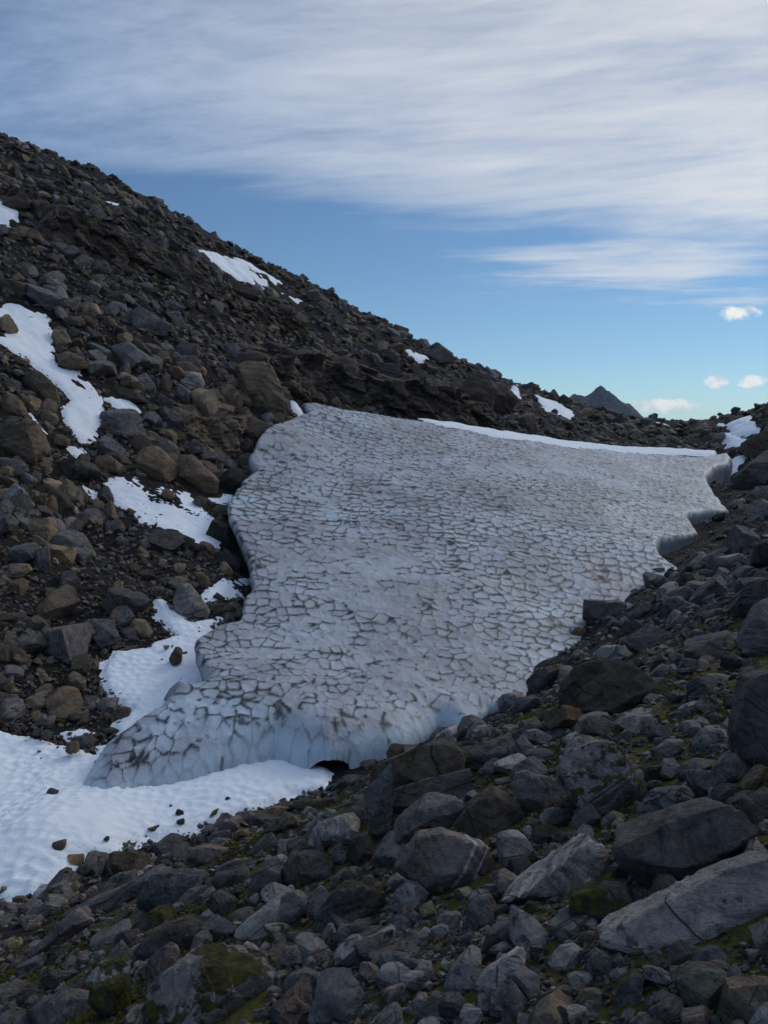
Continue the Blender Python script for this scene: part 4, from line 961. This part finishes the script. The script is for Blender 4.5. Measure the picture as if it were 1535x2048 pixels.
 (8,[(660,490),(690,470),(710,505),(675,515)],'tan',None,{}),
 (8,[(160,470),(140,430),(210,420),(240,450),(210,470)],'dbrown',None,{}),
 (8,[(262,137),(275,115),(300,135),(292,152)],'grey','upper of the blocks standing on the middle of the ridge line',{}),
 (8,[(220,118),(245,105),(258,122),(240,132)],'grey',None,{}),
 (8,[(335,178),(360,165),(382,182),(360,192)],'grey',None,{}),
 (8,[(535,258),(550,248),(566,262),(552,270)],'grey',None,{}),
 (8,[(60,200),(85,160),(130,170),(130,200)],'dbrown',None,{}),
 (8,[(810,376),(820,368),(830,378),(820,386)],'dark',None,{}),
]
for (zi, pts, tone, label, opt) in HER:
    ox, oy, k = ZOOM[zi]; opt = dict(opt)
    o = hero([(ox + a * k, oy + b * k) for a, b in pts], tone, label, **opt)
print('heroes', len(ALL))
# ------------------------------------------------------------------ fractured bedrock ledges
def outcrop(path, tone, label, seed, cell=1.5, k_out=.55):
    """path: (u, v of the foot, height in pixels) from left to right"""
    rng = np.random.default_rng(seed); pts = []
    us = np.array([q[0] for q in path], float)
    for u in np.arange(us[0], us[-1], 4.0):
        v = np.interp(u, us, [q[1] for q in path]); g = cast(u, v)
        if g is None: continue
        pts.append(np.append(g, np.interp(u, us, [q[2] for q in path]) * (g @ CF) / FPX))
    pts = np.array(pts); L = np.concatenate([[0], np.cumsum(np.linalg.norm(np.diff(pts[:, :2], axis=0), axis=1))])
    st = max(.16, L[-1] / 330); S_ = np.arange(0, L[-1], st); Q = np.stack([np.interp(S_, L, pts[:, k]) for k in range(4)], 1)
    ker = np.ones(9) / 9
    for k in range(4): Q[:, k] = np.convolve(np.pad(Q[:, k], 4, 'edge'), ker, 'valid')
    tx = np.gradient(Q[:, 0]); ty = np.gradient(Q[:, 1]); n = np.stack([ty, -tx], 1); n /= np.linalg.norm(n, axis=1)[:, None]
    n *= np.sign(-(n * Q[:, :2]).sum(1))[:, None]                           # faces the viewer
    end = sstep(np.minimum(S_, S_[-1] - S_) / 2.5)
    hN = 64; t = np.linspace(-.35, 2.2, hN); T_, SS = np.meshgrid(t, S_, indexing='ij'); Hh = Q[None, :, 3] * (.35 + .65 * end) * (1 + .25 * fbm2(SS, SS * 0, 3.0, 2, seed))
    up_ = np.where(T_ < 1, T_, 1 + (T_ - 1) * .42) * Hh; back = np.where(T_ < 1, .28 * np.clip(T_, 0, 1), .28 + (T_ - 1) * 1.35) * Hh
    arc = T_ * Hh
    wx = SS + .35 * fbm2(SS, arc, 1.7, 3, seed + 1); wy = arc + .30 * SS + .25 * fbm2(SS, arc, 1.4, 3, seed + 2)
    f1, f2, cid = voronoi2(wx / cell, wy / (cell * .62), seed, .9); g1, g2, gid = voronoi2(wx / (cell * .42), wy / (cell * .26), seed + 3, .9)
    dsp = (cid - .5) * 1.5 * k_out + (gid - .5) * .5 * k_out - .35 * k_out * np.exp(-(f2 - f1) / .06) - .15 * k_out * np.exp(-(g2 - g1) / .08) + .12 * fbm2(SS, arc, .5, 3, seed + 5)
    dsp *= np.where(T_ < 1, 1, .6) * (.3 + .7 * end)
    V = np.stack([Q[None, :, 0] + n[None, :, 0] * (dsp - back + .3), Q[None, :, 1] + n[None, :, 1] * (dsp - back + .3), Q[None, :, 2] + up_ + .5 * dsp * (T_ > .9)], -1).reshape(-1, 3)
    c = V.mean(0); V = V - c; tint = np.tile(np.append(np.array(TONES[tone][0]) * WARM, 1), (len(V), 1)); tint[:, :3] *= (.7 + .6 * cid.ravel())[:, None]
    me = mesh_np('rock_outcrop', V, grid_faces(hN, len(S_)), ROCK, True, {'tint': ('FLOAT_COLOR', tint), 'loc': ('FLOAT_VECTOR', V * .6), 'mossy': ('FLOAT', np.full(len(V), .25)),
        'lichen': ('FLOAT', np.full(len(V), .15)), 'rust': ('FLOAT', np.full(len(V), .7))}); me.set_sharp_from_angle(angle=math.radians(30))
    tag(link('rock_outcrop', me, loc=c), label, 'outcrop', 'bedrock outcrops on the left slope')
outcrop([(60, 470, 40), (130, 495, 75), (260, 545, 80), (340, 560, 50), (430, 610, 45), (520, 645, 40), (640, 690, 30)], 'dbrown', 'dark fractured cliff band crossing the upper left slope', 21, 1.5, .6)
outcrop([(500, 800, 60), (570, 790, 90), (680, 815, 95), (800, 838, 85), (900, 850, 70), (1010, 862, 40)], 'dbrown', 'dark brown fractured bedrock wall behind the top of the snowfield', 33, 1.9, .8)
outcrop([(330, 870, 40), (400, 900, 70), (470, 905, 90), (520, 850, 70)], 'brown', 'brown broken bedrock step left of the snowfield corner', 47, 1.5, .6)

# ------------------------------------------------------------------ scattered stones
def scatter_positions():
    n = 62000
    u = RNG.uniform(-220, 1755, n); v = RNG.uniform(230, 2140, n)
    P = cast_many(u, v); P = P[~np.isnan(P[:, 0])]
    m = 16000                                                     # more all around, also where this view does not reach
    r = np.exp(RNG.uniform(math.log(4), math.log(170), m)); t = np.radians(RNG.uniform(-50, 50, m))
    x, y = r * np.sin(t), r * np.cos(t); Q = np.stack([x, y, Tz(x, y)], 1)
    r = np.exp(RNG.uniform(math.log(3.5), math.log(20), 4500)); t = np.radians(RNG.uniform(22, 75, 4500)) * RNG.choice([-1, 1], 4500, p=[.3, .7])
    x, y = r * np.sin(t), r * np.cos(t); Q2 = np.stack([x, y, Tz(x, y)], 1)
    P = np.concatenate([P, Q, Q2]); P = P[(P[:, 1] > 1.2) & (np.hypot(P[:, 0], P[:, 1]) > 2.5)]
    u_, v_, _ = project(P); mouth = (u_ > 575) & (u_ < 730) & (v_ > 1495) & (v_ < 1572)
    ok = ~mouth & (~in_snow(P[:, 0], P[:, 1], -.15) | ((RNG.random(len(P)) < .10) & ~in_snow(P[:, 0], P[:, 1], -.9)) | (RNG.random(len(P)) < .006)) & ((sdf(P[:, 0], P[:, 1], ICE_POLY) > .05) | (Tz(P[:, 0], P[:, 1]) > ICE_S(P[:, 0], P[:, 1]) + .03))
    P = P[ok]; P[:, 2] += rough(P[:, 0], P[:, 1])
    u_, v_, d_ = project(P); drop = np.zeros(len(P), bool)       # no rubble heaped in front of or inside the big boulders
    for hull, zb in HULLS:
        c = hull.mean(0); k = np.where((d_ < zb) & (np.abs(u_ - c[0]) < np.ptp(hull[:, 0])) & (np.abs(v_ - c[1]) < np.ptp(hull[:, 1])))[0]
        if len(k): drop[k] |= sdf(u_[k], v_[k], c + (hull - c) * .92) < 0
    drop |= (d_ < 16) & (RNG.random(len(P)) < .45); return P[~drop]
POS = scatter_positions()
NPT = len(POS); dep = POS @ CF
px = 7.0 * np.power(RNG.random(NPT), -1 / 1.75); px = np.where(dep < 16, px * 1.9, px * 1.15); px = np.minimum(px, np.where(dep < 16, 95, 75))
uu, vv, _ = project(POS)
gravel = sstep(fbm2(POS[:, 0], POS[:, 1], 5.0, 3, 301) + 1.0 * np.exp(-(((uu - 230) / 190) ** 2 + ((vv - 1230) / 190) ** 2)), .25, .75)
px = np.where(RNG.random(NPT) < gravel * .8, np.minimum(px, 9 + 8 * RNG.random(NPT)), px)
far = dep > 60; px = np.where(far, np.minimum(px * 1.25, 36), px)
bite = (uu > 1300) & (uu < 1475) & (vv > 915) & (vv < 1135) & (Tz(POS[:, 0], POS[:, 1]) < ICE_S(POS[:, 0], POS[:, 1])); px = np.where(bite, np.minimum(px, 9), px)
SIZE = px * dep / FPX * RNG.uniform(.85, 1.2, NPT)
SIZE = np.minimum(SIZE, 2.2)
crowd = in_snow(POS[:, 0], POS[:, 1], .42 * SIZE) & (SIZE > .28); SIZE = np.where(crowd, .10 + .1 * RNG.random(NPT), SIZE)
bankside = ((POS[:, 0] + 7.5) * .755 - (POS[:, 1] - 15) * .655) > 0
names = list(TONES); pal_b = dict(grey=.30, pale=.2, dark=.2, pink=.12, blue=.08, brown=.05, green=.03, lgrey=.02); pal_l = dict(brown=.30, grey=.22, dbrown=.16, dark=.12, tan=.10, blue=.04, green=.03, pale=.03)
def pick(pal, n): k = list(pal); w = np.array([pal[a] for a in k]); return RNG.choice([names.index(a) for a in k], n, p=w / w.sum())
TONE = np.where(bankside, pick(pal_b, NPT), pick(pal_l, NPT))
hi_slope = (vv < 640) & ~bankside
TONE = np.where(hi_slope & (RNG.random(NPT) < .6), pick(dict(dark=.4, dbrown=.35, grey=.25), NPT), TONE)

# slope frames, so that flat stones lie on the ground
e = .4; gx = (Tz(POS[:, 0] + e, POS[:, 1]) - Tz(POS[:, 0] - e, POS[:, 1])) / (2 * e); gy = (Tz(POS[:, 0], POS[:, 1] + e) - Tz(POS[:, 0], POS[:, 1] - e)) / (2 * e)
NRM = np.stack([-gx, -gy, np.ones(NPT)], 1); NRM += RNG.normal(scale=.38, size=NRM.shape); NRM /= np.linalg.norm(NRM, axis=1)[:, None]
def frames(N, rng):
    a = rng.normal(size=N.shape); a -= (a * N).sum(1)[:, None] * N; a /= np.linalg.norm(a, axis=1)[:, None]
    return np.stack([a, np.cross(N, a), N], 1)            # rows: local axes

# single stones: the ones that show largest
vis = (uu > 0) & (uu < W) & (vv > 0) & (vv < H)
hitp = cast_many(uu[vis], vv[vis], n=300); idx = np.where(vis)[0]
seen = np.zeros(NPT, bool); seen[idx] = np.abs(np.linalg.norm(hitp, axis=1) - np.linalg.norm(POS[idx], axis=1)) < .08 * dep[idx]
order = np.argsort(-np.where(seen, SIZE / dep, 0)); take = []; HU = [(a[1], a[2], a[3]) for a in ALL]
for i in order:
    if len(take) + len(ALL) >= 296: break
    rpx = SIZE[i] / dep[i] * FPX
    if any(math.hypot(uu[i] - a, vv[i] - b) < .40 * (c + rpx) for a, b, c in HU): continue
    take.append(i); HU.append((uu[i], vv[i], rpx))
take = np.array(take); single = np.zeros(NPT, bool); single[take] = True
BIGPX = SIZE / dep * FPX
SIZE = np.where(~single & (BIGPX > 30), SIZE * .62, SIZE)
FRM = frames(NRM, RNG)
for i in take:
    rng = np.random.default_rng(int(i)); nP = rng.integers(5, 10)
    N = rng.normal(size=(nP, 3)); N /= np.linalg.norm(N, axis=1)[:, None]
    P = np.concatenate([np.hstack([N, rng.uniform(.72, 1.05, (nP, 1))]), [[0,0,1,.9],[0,0,-1,.9],[1,0,0,1],[-1,0,0,1],[0,1,0,1],[0,-1,0,1]]])
    V0, F0 = ICO[4 if SIZE[i] / dep[i] * FPX > 45 else 3]; V = V0 * planes_rock(P, V0, rng.uniform(90, 200))[:, None]
    V = V * np.array([1, rng.uniform(.55, .95), rng.uniform(.38, .75)]) * SIZE[i] * .56
    V = shape_detail(V, V0, rng, SIZE[i])
    V = V @ FRM[i]
    C = POS[i] + np.array([0, 0, SIZE[i] * .10])
    finish('boulder' if SIZE[i] > .55 else 'stone', V, F0, names[TONE[i]], rng, SIZE[i], float(mossy_at(C[0], C[1])) * rng.uniform(0, .5), C, None, uu[i], vv[i], SIZE[i] / dep[i] * FPX, 1.3)

# all the others: joined rubble
def hull_proto(seed, npts):
    rng = np.random.default_rng(seed); bm = bmesh.new()
    pts = rng.normal(size=(npts, 3)); pts /= np.linalg.norm(pts, axis=1)[:, None]; pts *= rng.uniform(.8, 1.0, (npts, 1))
    pts *= np.array([1, rng.uniform(.55, .95), rng.uniform(.35, .8)])
    for q in pts: bm.verts.new(q)
    r = bmesh.ops.convex_hull(bm, input=bm.verts); bmesh.ops.delete(bm, geom=[g for g in r['geom_interior'] if isinstance(g, bmesh.types.BMVert)], context='VERTS')
    bmesh.ops.triangulate(bm, faces=bm.faces); bmesh.ops.recalc_face_normals(bm, faces=bm.faces)
    bm.verts.index_update(); V = np.array([v.co[:] for v in bm.verts]); F = np.array([[v.index for v in f.verts] for f in bm.faces]); bm.free(); return V, F
def soft_proto(seed):
    rng = np.random.default_rng(seed); V0, F0 = ICO3B; nP = rng.integers(5, 9)
    N = rng.normal(size=(nP, 3)); N /= np.linalg.norm(N, axis=1)[:, None]
    P = np.concatenate([np.hstack([N, rng.uniform(.7, 1.05, (nP, 1))]), [[0,0,1,.95],[0,0,-1,.95],[1,0,0,1],[-1,0,0,1],[0,1,0,1],[0,-1,0,1]]])
    V = V0 * planes_rock(P, V0, 150)[:, None] * np.array([1, rng.uniform(.55, .95), rng.uniform(.38, .8)])
    return shape_detail(V, V0, rng, 1.6, .8), F0
ICO3B = ico(3)
SMALL = [hull_proto(500 + k, 13 + k % 3) for k in range(30)]; TINY = [hull_proto(700 + k, 9 + k % 2) for k in range(30)]; MED = [soft_proto(900 + k) for k in range(36)]
def join(ids, protos, name, label, smooth):
    if not len(ids): return
    which = RNG.integers(0, len(protos), len(ids)); Vs, Fs, T, L, M, LI, RU = [], [], [], [], [], [], []; off = 0
    for k, (V0, F0) in enumerate(protos):
        s = ids[which == k]
        if not len(s): continue
        n = len(s); V = np.einsum('vi,nij->nvj', V0, FRM[s]) * (SIZE[s] * .56)[:, None, None]
        loc = V0[None] * (SIZE[s][:, None, None] ** .55) * 1.0 + RNG.uniform(-50, 50, (n, 1, 3))
        V = V + POS[s][:, None] + np.array([0, 0, 1.0]) * (SIZE[s] * RNG.uniform(-.02, .22, n))[:, None, None]
        Vs.append(V.reshape(-1, 3)); Fs.append((F0[None] + (np.arange(n) * len(V0))[:, None, None] + off).reshape(-1, 3)); off += n * len(V0)
        col = np.array([TONES[names[t]][0] for t in TONE[s]]) * WARM * RNG.uniform(.7, 1.35, (n, 1)) * RNG.uniform(.95, 1.05, (n, 3))
        rep = lambda a: np.repeat(a, len(V0), 0)
        T.append(rep(np.hstack([col, np.ones((n, 1))]))); L.append(loc.reshape(-1, 3)); M.append(rep(mossy_at(POS[s][:, 0], POS[s][:, 1]) * RNG.uniform(0, .75, n)))
        LI.append(rep(np.array([TONES[names[t]][2] for t in TONE[s]]))); RU.append(rep(np.array([TONES[names[t]][1] for t in TONE[s]])))
    me = mesh_np(name, np.concatenate(Vs), np.concatenate(Fs), ROCK, smooth, {'tint': ('FLOAT_COLOR', np.concatenate(T)), 'loc': ('FLOAT_VECTOR', np.concatenate(L)),
        'mossy': ('FLOAT', np.concatenate(M)), 'lichen': ('FLOAT', np.concatenate(LI)), 'rust': ('FLOAT', np.concatenate(RU))})
    if smooth: me.set_sharp_from_angle(angle=math.radians(28))
    tag(link(name, me), label, 'rubble', kind='stuff'); print(name, len(ids), len(me.polygons))
BIGPX = SIZE / dep * FPX; rest = ~single
medium = rest & (BIGPX > 26) & seen
join(np.where(medium & bankside)[0][:700], MED, 'block_rubble', 'loose mid-sized grey blocks heaped over the near bank', True)
join(np.where(medium & ~bankside)[0][:900], MED, 'block_rubble', 'loose mid-sized brown and grey blocks heaped over the left slope', True)
tiny = rest & ~medium & (BIGPX < 13)
join(np.where(rest & ~medium & ~tiny & bankside)[0], SMALL, 'scree', 'small grey scree stones filling gaps on the near bank', False)
join(np.where(rest & ~medium & ~tiny & ~bankside)[0], SMALL, 'scree', 'small brown scree stones covering the left slope and far ridge', False)
join(np.where(tiny & bankside)[0], TINY, 'gravel', 'fine grey gravel between the stones of the near bank', False)
join(np.where(tiny & ~bankside)[0], TINY, 'gravel', 'fine brown gravel between the stones of the left slope', False)
print('TRIS', sum(len(o.data.polygons) * (2 if o.name.split('.')[0] in ('terrain', 'surface', 'snow_patch') else 1) for o in bpy.data.objects if o.type == 'MESH'))

# ------------------------------------------------------------------ moss cushions and grass between the near boulders
def moss_and_grass():
    n = 260000
    r = np.exp(RNG.uniform(math.log(3.5), math.log(26), n)); t = np.radians(RNG.uniform(-42, 42, n)); x, y = r * np.sin(t), r * np.cos(t)
    k = (mossy_at(x, y) > .4) & (fbm2(x, y, 1.5, 3, 401) + .5 * fbm2(x, y, 5.0, 2, 402) > -.02)
    x, y = x[k], y[k]; n = len(x); z = Tz(x, y) + rough(x, y) + .01
    s = RNG.uniform(.007, .018, n) * np.clip(np.hypot(x, y) / 7, .8, 1.7)
    a = RNG.uniform(0, 6.283, n); tip = np.stack([RNG.normal(scale=.8, size=n), RNG.normal(scale=.8, size=n), RNG.uniform(.7, 1.6, n)], 1) * s[:, None]
    B = np.stack([x, y, z], 1); d = np.stack([np.cos(a), np.sin(a), np.zeros(n)], 1) * (s * .8)[:, None]
    V = np.stack([B - d, B + d, B + tip], 1).reshape(-1, 3); F = np.arange(3 * n).reshape(-1, 3)
    m, tt, b = base_mat('moss', .95); pos = tt.new('ShaderNodeNewGeometry').outputs['Position']
    tt.l.new(tt.mix(tt.ramp(tt.noise(pos, 3.0, 5, .7), .35, .65), MOSS_A, rgb(.17, .15, .018)), b.inputs['Base Color'])
    tag(link('moss', mesh_np('moss', V, F, m, False)), 'olive green moss growing between the near boulders', 'moss', kind='stuff'); print('moss', n)
    n = 260; r = np.exp(RNG.uniform(math.log(4.5), math.log(14), n)); t = np.radians(RNG.uniform(-25, 32, n)); x, y = r * np.sin(t), r * np.cos(t)
    k = mossy_at(x, y) > .5; x, y = x[k], y[k]; Vs, Fs = [], []
    for i in range(len(x)):
        h = RNG.uniform(.06, .20); w = .0022; b0 = np.array([x[i], y[i], float(Tz(x[i], y[i])) + .05]); ln = RNG.normal(scale=.35, size=2)
        c = [b0 + np.array([ln[0] * h * q * q, ln[1] * h * q * q, h * q]) for q in (0, .35, .7, 1)]; o_ = len(Vs)
        for q, p_ in enumerate(c): ww = w * (1 - q / 3.2); Vs += [p_ - [ww, 0, 0], p_ + [ww, 0, 0]]
        for q in range(3): Fs.append((o_ + 2*q, o_ + 2*q + 1, o_ + 2*q + 3, o_ + 2*q + 2))
    m, tt, b = base_mat('dry_grass', .8); b.inputs['Base Color'].default_value = rgb(.20, .16, .07)
    tag(link('grass', mesh_np('grass', np.array(Vs), np.array(Fs), m, True)), 'sparse dry grass blades between the nearest stones', 'grass', kind='stuff')
moss_and_grass()

# ------------------------------------------------------------------ distant peak
def far_peak():
    D = 2600.0; c = ray(1200, 769); c = c / c[1] * D; k = D / FPX * 1.0
    n = 150; a = np.linspace(-1, 1, n); A, B = np.meshgrid(a, a); R_ = 230 * k
    xs, ys = A * R_, B * R_
    prof = np.interp(np.abs(xs + ys * .15) * np.where(xs < 0, 1.0, 1.15) / k, [0, 8, 25, 45, 60, 230], [0, 7, 27, 42, 60, 260])
    lat = np.abs(ys) / k * .62
    hgt = -np.maximum(np.maximum(prof, lat), .72 * (prof + lat) * .9) * k
    sh = np.exp(-(((xs / k) + 58) / 16) ** 2 - (ys / k / 60) ** 2) * 30 * k + np.exp(-(((xs / k) + 38) / 11) ** 2 - (ys / k / 60) ** 2) * 10 * k + np.exp(-(((xs / k) - 50) / 7) ** 2 - (ys / k / 60) ** 2) * 9 * k
    hgt = hgt + sh + fbm2(xs, ys, 40 * k * .6, 6, 601, .55) * 3.0 * k * np.clip(np.hypot(xs, ys) / (10 * k), .15, 1) - np.abs(fbm2(xs, ys, 9 * k, 4, 611, .6)) * 3.0 * k
    V = np.stack([xs + c[0], ys + c[1], hgt + c[2]], -1).reshape(-1, 3)
    m, t, b = base_mat('far_rock', .95); pos = t.new('ShaderNodeNewGeometry').outputs['Position']
    t.l.new(t.mix(t.noise(pos, .03, 6, .65), rgb(.028, .030, .034), rgb(.062, .063, .068)), b.inputs['Base Color'])
    o = link('mountain_peak', mesh_np('mountain_peak', V - np.array(c), grid_faces(n, n), m, False), loc=c)
    tag(o, 'small sharp bluish mountain peak on the horizon behind the ridge', 'mountain', kind='structure')
far_peak()

# ------------------------------------------------------------------ the air
def haze():
    bm = bmesh.new(); bmesh.ops.create_cube(bm, size=1.0)
    for v in bm.verts: v.co = Vector((v.co.x * 18400, v.co.y * 18400, -130 + (v.co.z + .5) * 420))
    me = bpy.data.meshes.new('haze'); bm.to_mesh(me); bm.free()
    m = bpy.data.materials.new('air'); m.use_nodes = True; t = NT(m.node_tree); t.n.clear()
    o_ = t.new('ShaderNodeOutputMaterial'); pv_ = t.new('ShaderNodeVolumePrincipled'); t.l.new(pv_.outputs[0], o_.inputs['Volume'])
    pv_.inputs['Color'].default_value = rgb(.62, .80, 1.0); pv_.inputs['Density'].default_value = 4.5e-5; pv_.inputs['Anisotropy'].default_value = .3
    me.materials.append(m); tag(link('haze', me), 'thin bluish air over the whole valley', 'haze', kind='stuff')
haze()

# ------------------------------------------------------------------ labels
def shape_word(o):
    d = sorted(o.dimensions); return 'flat' if d[0] < .5 * d[1] else 'long' if d[2] > 1.7 * d[1] else 'blocky' if d[0] > .72 * d[2] else 'angular'
bpy.context.view_layer.update()
named = [a for a in ALL if a[6]]; rest_ = [a for a in ALL if not a[6]]
for a in named: tag(a[0], a[6], 'boulder' if a[0].name.startswith('boulder') else 'stone', 'boulders and stones of the gully slopes')
ANCH = [(a[1], a[2], a[6]) for a in named]
SHORT = {}
for a in named:
    w = a[6]
    for cut in (' at the ', ' in the ', ' on the ', ' with ', ' left of', ' right of', ' above ', ' below ', ' leaning', ' beside', ' among', ' halfway', ' near ', ' cut ', ' speckled', ' standing', ' behind', ' lying', ' wedged', ' crossed', ' between', ' tilted', ' against', ' poking', ' across', ' next to', ' hidden', ' dipping', ' nearest', ' ringed'):
        i = w.find(cut)
        if i > 12: w = w[:i]
    SHORT[a[6]] = w
cnt = {}
for w in SHORT.values(): cnt[w] = cnt.get(w, 0) + 1
ANCH = [(u, v, SHORT[l]) for u, v, l in ANCH if cnt[SHORT[l]] == 1 and len(SHORT[l].split()) <= 8]
ORD = ['', 'second ', 'third ', 'fourth ', 'fifth ', 'sixth ', 'seventh ', 'eighth ']
groups = {}
for a in rest_:
    u, v = a[1], a[2]
    d, (au, av, s) = min(((math.hypot(u - q[0], v - q[1]), q) for q in ANCH), key=lambda z: z[0])
    dx_, dy_ = u - au, v - av
    rel = ('right of' if dx_ > 0 else 'left of') if abs(dx_) > 2 * abs(dy_) else ('below' if dy_ > 0 else 'above') if abs(dy_) > 2 * abs(dx_) else ('below right of' if dx_ > 0 and dy_ > 0 else 'below left of' if dy_ > 0 else 'above right of' if dx_ > 0 else 'above left of')
    kind = 'boulder' if a[0].name.startswith('boulder') else 'stone'
    core = f'{shape_word(a[0])} {WORD[a[4]]} {kind}'
    groups.setdefault((core, rel, s, kind), []).append((d, a))
for (core, rel, s, kind), lst in groups.items():
    lst.sort(key=lambda z: z[0])
    for i, (d, a) in enumerate(lst):
        tag(a[0], f'{ORD[min(i, 7)]}{"nearest " if len(lst) > 1 else ""}{core} {rel} the {s}', kind, 'boulders and stones of the gully slopes')
print('stones', len(ALL), 'objects', len(bpy.data.objects))
